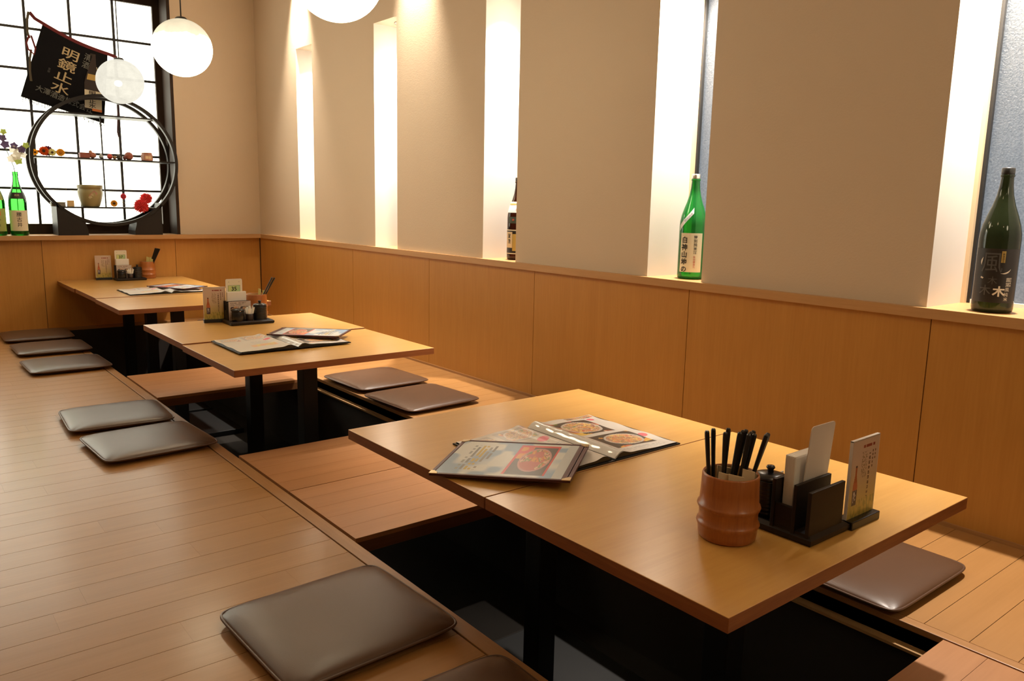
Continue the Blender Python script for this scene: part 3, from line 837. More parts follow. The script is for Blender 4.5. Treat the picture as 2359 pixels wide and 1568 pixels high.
def pick_cup(loc, label):
    t = thing('toothpick_cup', label, 'cup', loc, 0, 'small cups of wrapped toothpicks')
    MB().lathe([(.0001, 0), (.0150, 0), (.0165, .004), (.0185, .036), (.0178, .0365), (.0160, .006), (.0001, .005)], 28).build('cup_body', mat('dark brown cup', (.030, .016, .012), .4), t)
    r2 = random.Random(3)
    for q in range(9):
        a = q*2.4; rr = .010*math.sqrt((q+.5)/9); x, y = rr*math.cos(a), rr*math.sin(a)
        tx, ty = x*2.3+r2.uniform(-.003, .003), y*2.3
        hh = r2.uniform(.060, .074)
        u = Vector((.0046, 0, 0)); d = Vector((0, .0009, 0)); p0 = Vector((x, y, .008)); p1 = Vector((tx, ty, hh)); mb = MB(); vs = []
        for p in (p0, p1): vs += [p-u-d, p+u-d, p+u+d, p-u+d]
        mb.add(vs, [(0, 3, 2, 1), (4, 5, 6, 7), (0, 1, 5, 4), (1, 2, 6, 5), (2, 3, 7, 6), (3, 0, 4, 7)]).build('wrapped_toothpick', M['paper'], t)
def card_face(u, v):
    if in_rect(u, v, (.10, .10, .90, .62)):
        if u < .12 or u > .88 or v > .60: return (.20, .24, .18)
        return mixc((.62, .62, .22), (.34, .52, .26), (u-.1)/.8)
    if (u-.17)**2+((v-.85)*1.35)**2 < .0016 or (u-.83)**2+((v-.85)*1.35)**2 < .0016: return (.52, .42, .36)
    return (.74, .68, .52)
def menu_strip(u, v):
    for r, s in (((.08, .50, .44, .72), 3), ((.54, .50, .92, .72), 8)):
        if in_rect(u, v, r): a, b = loc_(u, v, r); return foodpic(a, b, s, (.03, .02, .03), (.35, .15, .12))
    if in_rect(u, v, (.05, .76, .95, .95)): return textrows(u, v, (.05, .76, .95, .95), 3, 12, (.30, .22, .18), (.60, .48, .40))
    if in_rect(u, v, (.05, .10, .95, .46)): return textrows(u, v, (.05, .10, .95, .46), 7, 14, (.36, .26, .22), (.60, .48, .40))
    return (.60, .48, .40)

def caddy(loc, rz, w, d, rx0, rx1, ry, label, num, num_label, nap_label, front_print):
    """tray w x d, origin at the tray centre; rack boards parallel to x between rx0..rx1, slots at y positions ry (front first)"""
    t = thing('table_caddy', label, 'caddy', loc, rz, 'black table caddies')
    mb = MB(); c = .010
    lo = [(-w/2+c*.3, -d/2+c*.3), (w/2-c*.3, -d/2+c*.3), (w/2-c*.3, d/2-c*.3), (-w/2+c*.3, d/2-c*.3)]
    def ring(e, z): return [(-w/2+e, -d/2+e, z), (w/2-e, -d/2+e, z), (w/2-e, d/2-e, z), (-w/2+e, d/2-e, z)]
    vs = ring(.003, 0)+ring(0, .006)+ring(0, .012)+ring(.008, .018)+ring(.012, .018)+ring(.014, .011)
    fs = [(3, 2, 1, 0)]
    for i in range(5):
        for q in range(4): fs.append((4*i+q, 4*i+(q+1) % 4, 4*i+4+(q+1) % 4, 4*i+4+q))
    fs.append((20, 21, 22, 23)); mb.add(vs, fs).build('tray', M['ebony'], t)
    h = .104
    for i, yy in enumerate(ry):
        hh = [.098, .104, .104][i]
        MB().bbox(rx0, rx1, yy-.0035, yy+.0035, .0112, hh, .001).build('divider_board', M['ebony'], t)
    MB().bbox(rx0+.002, rx1-.002, ry[0]+.0035, ry[-1]-.0035, .0112, .020, .001).build('rack_floor', M['ebony'], t)
    MB().bbox(rx0+.002, rx0+.010, ry[1]+.0035, ry[-1]-.0035, .020, .060, .001).build('rack_side', M['ebony'], t)
    mid = (rx0+rx1)/2
    if front_print:
        raster('menu_strip', 36, 36, menu_strip, lambda u, v: (rx0+.006+u*(rx1-rx0-.004), ry[0]-.0042, .014+v*.090), t)
    mxr = Matrix.Translation(loc) @ Matrix.Rotation(rz, 4, 'Z')
    # napkin pack and number card stand in the slot: things of their own
    yb = ry[2]-.0035-.012
    nx = .012 if num is None else 0
    n = thing('napkin_pack', nap_label, 'napkins', mxr @ Vector((mid+nx, yb, .0205)), rz, 'packs of white napkins in the caddies')
    nw = (rx1-rx0)*.82
    MB().bbox(-nw/2, nw/2, -.0105, .0105, 0, .126, .003).build('folded_napkins', M['tissue'], n)
    q = MB()
    for j in range(6): q.box(-nw/2-.0003, nw/2+.0003, -.0095+j*.0036, -.0083+j*.0036, .001, .1262)
    q.build('sheet_edges', M['tissue'], n)
    yc = yb-.0105-.003 if num is None else yb+.0105+.0016
    k = thing('number_card', num_label, 'card', mxr @ Vector((mid+.022 if num is None else mid-.004, yc if num is None else yb+.0126, .0205)), rz, 'white table number cards')
    if num is None:
        k.rotation_euler = (math.radians(4), 0, rz)
        rbox_card(.080, .184, .008, .0016).build('card_plate', M['card'], k)
    else:
        rbox_card(.078, .186, .007, .0016).build('card_plate', M['card'], k)
        cp_ = raster('card_print', 40, 40, card_face, lambda u, v: (-.036+u*.072, -.0011, .112+v*.070), k)
        mb = MB(); add_text(mb, num, .026, Matrix.Translation((0, -.0014, .138)) @ Matrix.Rotation(PI/2, 4, 'X'), bold=.0006)
        mb.build('number', M['ink'], cp_)
    return t, mxr
ZT = .3251
# nearest table: rack end toward the camera, seen from behind
t, mx = caddy((1.302, .766, ZT), 0, .132, .168, -.064, .050, [-.073, -.045, -.002], 'black wooden caddy beside the large cup on the nearest table', None,
              'blank white card standing in the caddy on the nearest table', 'white napkin pack in the caddy on the nearest table', False)
jar_big(mx @ Vector((-.012, .040, .0115)), 'black lidded jar in the caddy on the nearest table')
pick_cup(mx @ Vector((.034, .036, .0115)), 'cup of wrapped toothpicks in the caddy on the nearest table')
jar_small(mx @ Vector((.046, .040, .0115)).to_tuple(), 'small black pot hidden behind the napkins on the nearest table') if False else None
# middle table
t, mx = caddy((1.366, 3.688, ZT), math.radians(-1), .206, .132, -.093, .016, [.014, .030, .060], 'black caddy tray with the menu strip on the middle table', '35',
              'white number card reading 35 on the middle table', 'white napkin pack under the 35 card on the middle table', True)
jar_small(mx @ Vector((-.058, -.030, .0115)), 'small black pot in front of the menu strip on the middle table')
pick_cup(mx @ Vector((-.002, -.026, .0115)), 'cup of wrapped toothpicks on the middle table caddy')
jar_big(mx @ Vector((.050, -.022, .0115)), 'black lidded jar on the middle table caddy')
# farthest table
t, mx = caddy((1.397, 6.018, ZT), math.radians(0), .196, .112, -.088, .014, [.010, .026, .049], 'black caddy tray by the back wall on the farthest table', '37',
              'white number card reading 37 on the farthest table', 'white napkin pack under the 37 card on the farthest table', True)
jar_small(mx @ Vector((-.056, -.022, .0115)), 'small black pot in front of the menu strip on the farthest table')
pick_cup(mx @ Vector((-.002, -.026, .0115)), 'cup of wrapped toothpicks on the farthest table caddy')
jar_big(mx @ Vector((.048, -.014, .0115)), 'black lidded jar on the farthest table caddy')

# leaflet stands
def leaflet(u, v):
    base = mixc((.50, .36, .08), (.62, .46, .36), min(1, max(0, (v-.12)*1.6)))
    if v < .22 and vnoise(u*40, v*14, 5) > .55: base = mixc(base, (.20, .20, .03), .6)
    # bottle picture
    bx_, hw = .20, 0
    if .16 < v < .68:
        hw = .085 if v < .42 else (.085-(v-.42)/.14*.055 if v < .56 else .030)
        if abs(u-bx_) < hw:
            if v > .655: return (.03, .02, .03)
            if v > .46: return (.42, .10, .03)
            if v > .36: return (.50, .13, .05)
            if abs(u-bx_) < .045 and vnoise(u*60, v*34, 6) > .45 and v > .20: return (.55, .52, .52)
            return (.05, .025, .04)
    if in_rect(u, v, (.40, .89, .84, .925)): return (.30, .06, .04) if h2(int(u*46), 1, 2) > .25 else base
    if in_rect(u, v, (.38, .50, .58, .84)): return (.36, .25, .15) if h2(int(u*50), int(v*60), 3) > .55 else base
    if abs(u-.68) < .030 and .22 < v < .80: return (.14, .07, .04) if (v*100 % 6.5) < 4.2 and h2(int(u*70), int(v*90), 4) > .22 else base
    if abs(u-.79) < .020 and .58 < v < .84: return (.18, .09, .05) if (v*100 % 5) < 3.4 else base
    if abs(u-.88) < .018 and .70 < v < .85: return (.22, .11, .06) if (v*100 % 5) < 3.4 else base
    return base
def leaflet_stand(loc, rz, label):
    t = thing('leaflet_stand', label, 'stand', loc, rz, 'upright drink leaflet stands')
    MB().bbox(-.052, .052, -.017, .017, 0, .016, .0015).build('base_block', M['lacquer'], t)
    MB().bbox(-.050, .050, -.0030, -.0005, .012, .168, .0004).build('acrylic_sheet', M['acrylicpane'], t)
    MB().box(-.049, .049, -.0005, .0012, .014, .1665).build('backing_card', M['cream'], t)
    MB().box(-.0502, -.0490, -.0032, .0026, .013, .1682).box(-.0502, .0502, -.0032, .0026, .1666, .1684).box(.0490, .0502, -.0032, .0026, .013, .1682).build('acrylic_edge', M['card'], t)
    if 'leaf' in PRINTS:
        c = PRINTS['leaf'].copy(); COL.objects.link(c); c.parent = t
    else: PRINTS['leaf'] = raster('leaflet', 100, 160, leaflet, lambda u, v: (-.0485+u*.097, -.0033, .016+v*.150), t)
    return t
leaflet_stand((1.420, .694, ZT), math.radians(0), 'drink leaflet stand at the right end of the nearest table')
leaflet_stand((1.243, 3.785, ZT), math.radians(-12), 'drink leaflet stand left of the 35 caddy on the middle table')
leaflet_stand((1.250, 6.110, ZT), math.radians(-5), 'drink leaflet stand left of the caddy on the farthest table')

# ------------------------------------------------------------------ sake bottles
BP = [(.0001, 0), (.046, 0), (.0510, .004), (.0525, .012), (.0525, .205), (.0515, .222), (.0470, .245), (.0385, .272), (.0290, .298), (.0215, .325), (.0175, .350), (.0158, .372), (.0155, .376)]
def br(z):
    for (r0, z0), (r1, z1) in zip(BP[1:], BP[2:]):
        if z0 <= z <= z1: return r0+(r1-r0)*(z-z0)/(z1-z0) if z1 > z0 else r1
    return .0155
def patch(z0, z1, a0, a1, off=.0006, seg=20, nz=8):
    prof = [(br(z0+(z1-z0)*i/nz)+off, z0+(z1-z0)*i/nz) for i in range(nz+1)]
    return MB().lathe(prof, seg, a0=a0, a1=a1)
def bottle(loc, face, label, gm, capm, build=None, s=1.0):
    t = thing('sake_bottle', label, 'bottle', loc, 0, 'sake bottles on the right ledge' if loc[0] > 2 else 'sake bottles on the back ledge'); t.scale = (s, s, s)
    MB().lathe(BP+[(.0155, .3765), (.0176, .378), (.0178, .382), (.0160, .384), (.0158, .3850)], 40).build('glass_body', gm, t)
    MB().lathe([(.0001, .3848), (.0164, .3848), (.0168, .388), (.0168, .400), (.0155, .4025), (.0001, .403)], 28).build('cap', capm, t)
    if build: build(t, face)
    return t
def wtext(mb, txt, size, x, y, mi, vertical=True, bold=0, sx=1, off=.0014):
    mb.marks = getattr(mb, 'marks', [])+[len(mb.f)]
    add_text(mb, txt, size, Matrix.Translation((x, y, off)), mi, vertical, bold=bold, sx=sx)
def finish_text(mb, t, face, name, mats, rfn=br):
    lab = [c for c in t.children if c.name.startswith('front_label')][0]
    marks = getattr(mb, 'marks', [0])
    if marks[0] != 0: marks = [0]+marks
    for k0, k1 in zip(marks, marks[1:]+[len(mb.f)]):     # each line of lettering is a piece of its own
        for q, m_ in enumerate(mats):
            fs = [f for f, w_ in zip(mb.f[k0:k1], mb.mi[k0:k1]) if w_ == q]
            if not fs: continue
            used = sorted({i for f in fs for i in f}); ix = {v: k_ for k_, v in enumerate(used)}
            sub = MB(); sub.add([mb.v[i] for i in used], [[ix[i] for i in f] for f in fs])
            slice_mesh(sub, .005); wrap(sub, .0525, face, 0, rfn); sub.build(name, m_, lab, fix=False)
def cam_angle(x, y): return math.atan2(-y, -x)
# green bottle in the fourth niche
def green_b(t, f):
    patch(.028, .178, f-.20-.75, f-.20+.95).build('front_label', M['label'], t)
    # slanted shoulder sash
    mb = MB()
    vs = []
    for i in range(13):
        u = i/12; a = f-1.15+1.15*u; z = .196+.068*u
        for dz in (-.011, .011): vs.append(((br(z+dz)+.0010)*math.cos(a), (br(z+dz)+.0010)*math.sin(a), z+dz))
    mb.add(vs, [[2*i, 2*i+2, 2*i+3, 2*i+1] for i in range(12)], 0, True).build('shoulder_sash', M['labelwhite'], t)
    mb = MB(); mb.marks = [0]; add_text(mb, '特別純米', .0115, Matrix.Translation((-.020, .238, .0018)) @ Matrix.Rotation(math.radians(48), 4, 'Z'), 0)
    wtext(mb, '白神山地の', .026, -.030, .150, 0, bold=.0006)
    wtext(mb, '特別純米酒', .0135, .012, .162, 0, bold=.0002)
    wtext(mb, '秋田醸造元', .0088, .010, .086, 1)
    finish_text(mb, t, f, 'lettering', [M['ink'], M['inkred']])
bx4, by4 = 2.505, 1.985
bottle((bx4, by4, .6352), cam_angle(bx4, by4), 'green sake bottle with a cream label in the slot niche', M['greenglass'], M['silvercap'], green_b)
def black_b(t, f):
    patch(.030, .180, f-1.25, f+1.25).build('front_label', M['labelblack'], t)
    patch(.142, .186-.012, f+.17, f+.36, .0012).build('gold_seal', M['goldlabel'], t)
    mb = MB()
    wtext(mb, '風', .062, -.012, .138, 0, sx=.9)
    wtext(mb, '木', .024, -.006, .090, 0); wtext(mb, '木', .030, -.022, .062, 0, bold=.0004)
    wtext(mb, '木', .030, .012, .060, 1, bold=.0010)
    wtext(mb, '露葉風', .0125, .0325, .094, 1); wtext(mb, '純米', .0120, .031, .053, 1)
    wtext(mb, '無濾過生酒', .0058, .0140, .1650, 2, off=.0020)
    wtext(mb, '奈良県産', .006, .040, .098, 1)
    mb.marks.append(len(mb.f))   # brush arcs
    for (a0, a1, cx_, cy_, r_, wd, mi) in ((2.6, 3.35, -.010, .140, .030, .0045, 1), (4.5, 5.85, .016, .134, .022, .0040, 1)):
        vs = []
        for i in range(13):
            u = i/12; a = a0+(a1-a0)*u; w_ = wd*math.sin(PI*min(max(u, .06), .94))
            for rr in (r_-w_/2, r_+w_/2): vs.append((cx_+rr*math.cos(a), cy_+rr*math.sin(a), .0016))
        mb.add(vs, [[2*i, 2*i+2, 2*i+3, 2*i+1] for i in range(12)], mi)
    mb.add([(-.038, .098, .0016), (-.031, .095, .0016), (-.029, .099, .0016), (-.036, .102, .0016)], [(0, 1, 2, 3)], 1)
    finish_text(mb, t, f, 'lettering', [M['inkdim'], M['inkwhite'], M['ink']])
bx5, by5 = 2.485, .889
bottle((bx5, by5, .6352), cam_angle(bx5, by5), 'dark olive sake bottle with a black label at the right edge', M['oliveglass'], M['bottlecap'], black_b)
def brown_b(t, f):
    patch(.028, .150, f-1.6, f+1.2).build('front_label', M['labelblack'], t)
    patch(.030, .034, f-1.6, f+1.2, .0010, nz=2).build('label_border', M['label'], t)
    patch(.144, .149, f-1.6, f+1.2, .0010, nz=2).build('label_border', M['label'], t)
    patch(.060, .138, f-1.35, f-.52, .0012).build('name_tag', M['cream'], t)
    patch(.045, .128, f-.50, f+.35, .0012).build('gold_field', M['goldlabel'], t)
    patch(.232, .285, f-2.2, f+2.2, .0010).build('collar_label', M['labelwhite'], t)
    patch(.270, .277, f-2.2, f+2.2, .0016, nz=2).build('collar_band', M['goldlabel'], t)
    patch(.180, .212, f-1.0, f+.4, .0010).build('crest_label', mat('dark green label', (.05, .07, .05), .5), t)
    mb = MB()
    wtext(mb, '賀茂', .024, -.046, .116, 0, bold=.0005, sx=.8); wtext(mb, '印', .011, -.024, .196, 1, bold=.0006)
    wtext(mb, '酒', .012, -.010, .246, 1)
    finish_text(mb, t, f, 'lettering', [M['ink'], M['inkred']])
bx3, by3 = 2.520, 3.086
bottle((bx3, by3, .6352), cam_angle(bx3, by3), 'brown sake bottle half hidden in the middle slot niche', M['brownglass'], M['bottlecap'], brown_b)
def box_b(t, f):
    patch(.03, .18, f-1.4, f+1.2).build('front_label', M['labelblack'], t)
    mb = MB(); wtext(mb, '純米酒', .026, -.036, .150, 0, bold=.0006); finish_text(mb, t, f, 'lettering', [M['inkwhite']])
bx2, by2 = 2.520, 4.135
bottle((bx2, by2, .6352), cam_angle(bx2, by2), 'dark labelled sake bottle barely showing in the second slot niche', M['oliveglass'], M['bottlecap'], box_b)
def lab1(t, f):
    patch(.03, .17, f-1.4, f+1.2).build('front_label', M['greenlabel'], t)
    mb = MB(); wtext(mb, '吟醸酒', .026, -.036, .145, 0, bold=.0006); finish_text(mb, t, f, 'lettering', [M['ink']])
bx1, by1 = 2.520, 5.226
bottle((bx1, by1, .6352), cam_angle(bx1, by1), 'pale labelled green bottle barely showing in the corner slot niche', M['greenglass'], M['bottlecap'], lab1)
# two bottles on the back ledge
def kosh(t, f):
    patch(.030, .160, f-1.15, f+1.15).build('front_label', M['label'], t)
    patch(.232, .272, f-1.5, f+1.5, .001).build('shoulder_label', M['labelblack'], t)
    mb = MB(); wtext(mb, '腰古井', .030, .004, .132, 0, bold=.0002); wtext(mb, '純米', .016, .0, .254, 1, vertical=False); finish_text(mb, t, f, 'lettering', [M['ink'], M['inkgold']])
kx, ky = .776, 6.185
vase = bottle((kx, ky, .6352), cam_angle(kx, ky), 'open green bottle with a cream label holding the blossom spray', M['limeglass'], M['limeglass'], kosh, 1.03)
def bird(t, f):
    patch(.028, .172, f-1.2, f+1.2).build('front_label', M['greenlabel'], t)
    patch(.225, .275, f-.2, f+1.0, .001).build('shoulder_label', M['greenlabel'], t)
    mb = MB()
    body = [(-.010, .128), (.000, .120), (.014, .122), (.026, .132), (.022, .140), (.026, .150), (.016, .156), (.004, .150), (-.006, .140), (-.022, .144)]
    mb.add([(x, y, .0014) for x, y in body], [list(range(len(body)))], 0)
    wtext(mb, '山廃純米', .012, .0, .100, 1, vertical=False); wtext(mb, '酒蔵', .016, .004, .064, 1, vertical=False)
    finish_text(mb, t, f, 'lettering', [mat('orange print', (.65, .14, .03), .6), M['ink']])
kx2, ky2 = .652, 6.185
bottle((kx2, ky2, .6352), cam_angle(kx2, ky2), 'green bottle with an orange bird label at the left edge', M['limeglass'], M['bottlecap'], bird, 1.02)
def pet(n, c):
    m = bpy.data.materials.new(n); m.use_nodes = True; nt = m.node_tree
    nt.nodes.remove(nt.nodes['Principled BSDF'])
    d = N(m, 'ShaderNodeBsdfDiffuse'); t = N(m, 'ShaderNodeBsdfTranslucent'); x = N(m, 'ShaderNodeMixShader'); x.inputs[0].default_value = .5
    for q in (d, t): q.inputs[0].default_value = (*c, 1)
    L(m, d.outputs[0], x.inputs[1]); L(m, t.outputs[0], x.inputs[2]); L(m, x.outputs[0], nt.nodes['Material Output'].inputs[0])
    return m
# blossom spray standing in the open bottle
def blossom(mb, c, r, mi, n=5, tilt=0, flat=.35):
    c = Vector(c)
    for q in range(n):
        a = 2*PI*q/n+tilt; d = Vector((math.cos(a), -flat, math.sin(a)))*r; s = Vector((-math.sin(a), 0, math.cos(a)))*r*.42
        mb.add([c, c+d*.55+s, c+d, c+d*.55-s], [(0, 1, 2, 3)], mi)
        mb.add([c+Vector((0, .002, 0)), c+d*.55+s+Vector((0, .002, 0)), c+d+Vector((0, .002, 0)), c+d*.55-s+Vector((0, .002, 0))], [(3, 2, 1, 0)], mi)
sp = thing('blossom_spray', 'artificial white and purple blossom spray rising from the green bottle', 'flowers', (kx, ky, .66))
stem = [(0, 0, 0), (.002, -.003, .36), (-.004, -.002, .42), (-.03, -.01, .50), (-.055, -.015, .58), (-.05, -.015, .64)]
MB().tube(stem, .0025, 6).tube([(-.012, -.004, .45), (.03, -.02, .50), (.065, -.02, .53)], .0018, 6).build('stem', mat('green stem', (.10, .16, .05), .6), sp)
r3 = random.Random(5)
bl = [(-.045, .56, .030, 1), (-.055, .60, .026, 1), (-.048, .64, .022, 2), (.01, .49, .034, 0), (.03, .52, .032, 0), (.0, .53, .030, 0), (.045, .535, .028, 1), (.02, .46, .030, 2), (-.02, .47, .028, 0), (.07, .56, .024, 2), (.005, .555, .026, 1), (.05, .50, .026, 0)]
FM = [pet('white petal', (.85, .83, .78)), pet('purple petal', (.22, .17, .28)), pet('pale green petal', (.50, .55, .22))]
for (x, z, r, mi) in bl:
    mb = MB(); blossom(mb, (x, -.02+r3.uniform(-.015, .01), z), r, 0, 5, r3.random()); mb.build('blossom', FM[mi], sp, fix=False)

# ------------------------------------------------------------------ round curio shelf on the back ledge
RC = (1.3255, 1.142); RRX, RRZ = .466, .445; Y0, Y1 = 6.118, 6.318
moon = thing('round_curio_shelf', 'black round double hoop curio shelf on the ledge before the window', 'shelf', (RC[0], (Y0+Y1)/2, .635))
dz = RC[1]-.635; dp = (Y1-Y0)/2
def hoop(y0, y1, th, mb=None):
    n = 96; vs = []
    for i in range(n):
        a = 2*PI*i/n
        for rr, yy in ((0, y0), (0, y1), (-th, y1), (-th, y0)):
            vs.append(((RRX+rr)*math.cos(a), yy, dz+(RRZ+rr)*math.sin(a)))
    fs = []
    for i in range(n):
        j = (i+1) % n
        for q in range(4): fs.append((4*i+q, 4*j+q, 4*j+(q+1) % 4, 4*i+(q+1) % 4))
    return (mb or MB()).add(vs, fs, 0, False)
hoop(-dp, -dp+.034, .021).build('hoop', M['ringwood'], moon)
hoop(dp-.034, dp, .021).build('hoop', M['ringwood'], moon)
def chord(z): return (RRX-.019)*math.sqrt(max(0, 1-((z-dz)/(RRZ-.019))**2))
for z, x0, x1, d0 in ((1.452-.635, None, None, -dp+.004), (1.158-.635, None, None, -dp+.004), (.828-.635, None, None, -dp+.004)):
    c = chord(z)
    MB().box(-c, c, d0, dp-.004, z-.010, z).build('shelf_board', M['ringwood'], moon)
MB().box(-.014, -.006, -.006, .006, 1.158-.635, 1.442-.635).build('divider', M['ringwood'], moon)
MB().box(-.014, -.006, -.006, .006, .828-.635, 1.148-.635).build('divider', M['ringwood'], moon)
for s in (-1, 1):
    pts = [(s*.335, 0), (s*.335, .185)]
    a0 = math.atan2((.185-dz)/RRZ, .335/RRX); a1 = math.atan2(-.95, .36)
    pts = [(s*.335, 0)]
    zt_ = dz-RRZ*math.sqrt(1-(.335/RRX)**2)
    pts.append((s*.335, zt_+.03))
    for i in range(9):
        x = .315-(.315-.165)*i/8; pts.append((s*x, dz-RRZ*math.sqrt(1-(x/RRX)**2)-.001))
    pts += [(s*.150, .03), (s*.150, 0)]
    MB().prism(pts, 2*dp, 'y', -dp).build('foot', M['ringwood'], moon)

# things on the curio shelf
ZM, ZL, ZU = 1.1583, .8283, 1.4523
YS = 6.165
def flower(loc, label, petal, centre, r=.026, n=12, lean=-.25, group='cut flowers on the curio shelf', stem=None, rows=1):
    t = thing('gerbera', label, 'flower', loc, 0, group)
    pm = MB()
    for row in range(rows):
        for q in range(n):
            a = 2*PI*q/n+row*.2; rr = r*(1-.25*row)
            c = Vector((0, -.004*row, r)); d = Vector((math.cos(a)*rr, -.25*rr, math.sin(a)*rr)); s = Vector((-math.sin(a), 0, math.cos(a)))*r*.22
            pm.add([c+d*.15-s*.4, c+d*.15+s*.4, c+d*.75+s, c+d, c+d*.75-s], [(0, 1, 2, 3, 4)])
            off = Vector((0, .0015, 0)); pm.add([c+off+d*.15-s*.4, c+off+d*.15+s*.4, c+off+d*.75+s, c+off+d, c+off+d*.75-s], [(4, 3, 2, 1, 0)])
    pm.build('petals', petal, t, fix=False)
    MB().ball((0, -.008, r), r*.30, 12, 8, sy=.5).build('centre', centre, t)
    if stem: MB().tube(stem, .0015, 6).build('stem', mat('dried stem', (.22, .20, .10), .7), t)
    return t
P_or, P_ye, P_pu, P_pa = pet('orange petals', (.75, .14, .03)), pet('yellow petals', (.80, .45, .05)), pet('plum petals', (.16, .03, .08)), pet('pale petals', (.75, .70, .35))
P_co = pet('coral petals', (.90, .15, .16)); P_pk = pet('rose petals', (.70, .10, .16)); CEN = mat('dark flower centre', (.05, .02, .01), .8)
flower((.897, YS, ZM), 'small yellow flower at the left end of the middle curio shelf', P_ye, CEN, .022, 10)
flower((.945, YS-.02, ZM), 'orange gerbera on the middle curio shelf', P_or, CEN, .032, 14, rows=2)
flower((.975, YS+.03, ZM+.0), 'plum flower behind the orange gerbera', P_pu, CEN, .036, 14, rows=2)
flower((.995, YS-.01, ZM), 'pale yellow daisy beside the orange gerbera', P_pa, CEN, .026, 12)
flower((1.045, YS-.005, ZM), 'yellow gerbera apart from the cluster on the middle curio shelf', P_ye, pet('gold centre', (.7, .3, .05)), .028, 14, rows=2)
def small_box(loc, label, col, w, d, h, lidc=None, name='trinket_box'):
    t = thing(name, label, 'box', loc)
    MB().bbox(-w/2, w/2, -d/2, d/2, 0, h*.72, .003).build('box_body', mat(name+' body', col, .6), t)
    MB().bbox(-w/2-.001, w/2+.001, -d/2-.001, d/2+.001, h*.72, h, .003).build('lid', mat(name+' lid', lidc or col, .6), t)
small_box((1.190, YS, ZM), 'small russet box left of the divider on the middle curio shelf', (.30, .08, .05), .060, .05, .034)
t = thing('netsuke_figure', 'small reddish carved figure on the russet box side of the middle curio shelf', 'figurine', (1.238, YS-.01, ZM))
MB().ball((0, 0, .020), .020, 14, 10, sx=1.25).build('figure_body', mat('carved red', (.36, .12, .07), .6), t)
MB().ball((-.012, -.004, .042), .011, 12, 8).build('figure_head', mat('carved pale', (.50, .26, .16), .6), t)
t = thing('silver_trinket', 'small silver trinket just left of the divider on the middle curio shelf', 'trinket', (1.292, YS-.01, ZM))
MB().ball((0, 0, .012), .012, 12, 8, sx=1.3).build('trinket_body', mat('silver trinket', (.45, .47, .48), .35, metal=.8), t)
MB().tube([(-.012, 0, .018), (0, 0, .032), (.012, 0, .018)], .0025, 6).build('handle', M['chrome'], t)
def temari(loc, label, col, r, band):
    t = thing('thread_ball', label, 'ball', loc)
    MB().ball((0, 0, r), r, 18, 12).build('ball_body', mat('thread ball', col, .7), t)
    q = MB()
    q.tube([(r*1.005*math.cos(a), 0, r+r*1.005*math.sin(a)) for a in [2*PI*k/24 for k in range(24)]], r*.10, 6, closed=True)
    q.tube([(r*1.005*math.cos(a), r*1.005*math.sin(a), r) for a in [2*PI*k/24 for k in range(24)]], r*.10, 6, closed=True)
    q.build('thread_bands', mat('thread band', band, .7), t)
temari((1.345, YS-.02, ZM), 'red thread ball right of the divider on the middle curio shelf', (.60, .05, .05), .017, (.5, .35, .2))
temari((1.375, YS-.02, ZM), 'tan thread ball on the middle curio shelf', (.35, .20, .10), .012, (.08, .06, .05))
temari((1.402, YS-.02, ZM), 'black thread ball on the middle curio shelf', (.03, .03, .03), .014, (.25, .18, .12))
temari((1.440, YS-.02, ZM), 'small maroon thread ball on the middle curio shelf', (.20, .04, .04), .012, (.06, .04, .04))
temari((1.470, YS-.01, ZM), 'large russet thread ball on the middle curio shelf', (.38, .12, .08), .026, (.28, .10, .07))
t = thing('sugar_jar', 'pinkish lidded pot at the right end of the middle curio shelf', 'pot', (1.590, YS-.01, ZM))
MB().lathe([(.0001, 0), (.036, 0), (.040, .004), (.040, .038), (.036, .044), (.0001, .044)], 8, smooth=False).build('pot_body', mat('pink clay', (.52, .27, .20), .6), t)
MB().lathe([(.0001, .044), (.034, .044), (.036, .047), (.034, .056), (.0001, .058)], 8, smooth=False).build('lid', mat('pink clay lid', (.45, .21, .15), .6), t)
MB().box(-.02, .02, -.0395, -.037, .012, .032).build('label_patch', M['cream'], t)
# lower shelf
small_box((1.008, YS+.0, ZL), 'grey patterned box at the left end of the lower curio shelf', (.20, .19, .16), .085, .05, .030)
t = thing('incense_holder', 'cream block holding a thin bent stick on the lower curio shelf', 'holder', (1.083, YS-.01, ZL))
MB().bbox(-.020, .020, -.018, .018, 0, .042, .003).build('block', mat('cream wood block', (.62, .45, .22), .6), t)
MB().tube([(-.016, 0, .042), (-.018, 0, .09), (-.024, 0, .14), (-.036, 0, .18), (-.052, 0, .208)], .0012, 6).build('stick', mat('pale stick', (.35, .30, .22), .7), t)
t = thing('stoneware_crock', 'green beige stoneware crock with a slanted pink label on the lower curio shelf', 'crock', (1.214, YS+.02, ZL))
MB().lathe([(.0001, 0), (.050, 0), (.056, .006), (.070, .05), (.078, .085), (.079, .104), (.074, .118), (.072, .122), (.080, .125), (.081, .146), (.078, .149), (.066, .149), (.060, .13), (.0001, .128)], 36).build('crock_body', mat('stoneware glaze', (.30, .26, .12), .45), t)
f_ = cam_angle(1.214, YS)
mb = MB(); s_ = MB()
s_.add([(-.040, -.016, .001), (.040, -.016, .001), (.040, .016, .001), (-.040, .016, .001)], [(0, 1, 2, 3)])
s_.xf(Matrix.Rotation(math.radians(48), 4, 'Z')); slice_mesh(s_, .005)
def cr(z): return .0555+(.079-.0555)*min(1, max(0, (z-.006)/.085)) if z < .104 else .079
wrap(s_, .075, f_+.1, .072, cr); s_.build('slanted_label', mat('pink label', (.42, .20, .17), .6), t, fix=False)
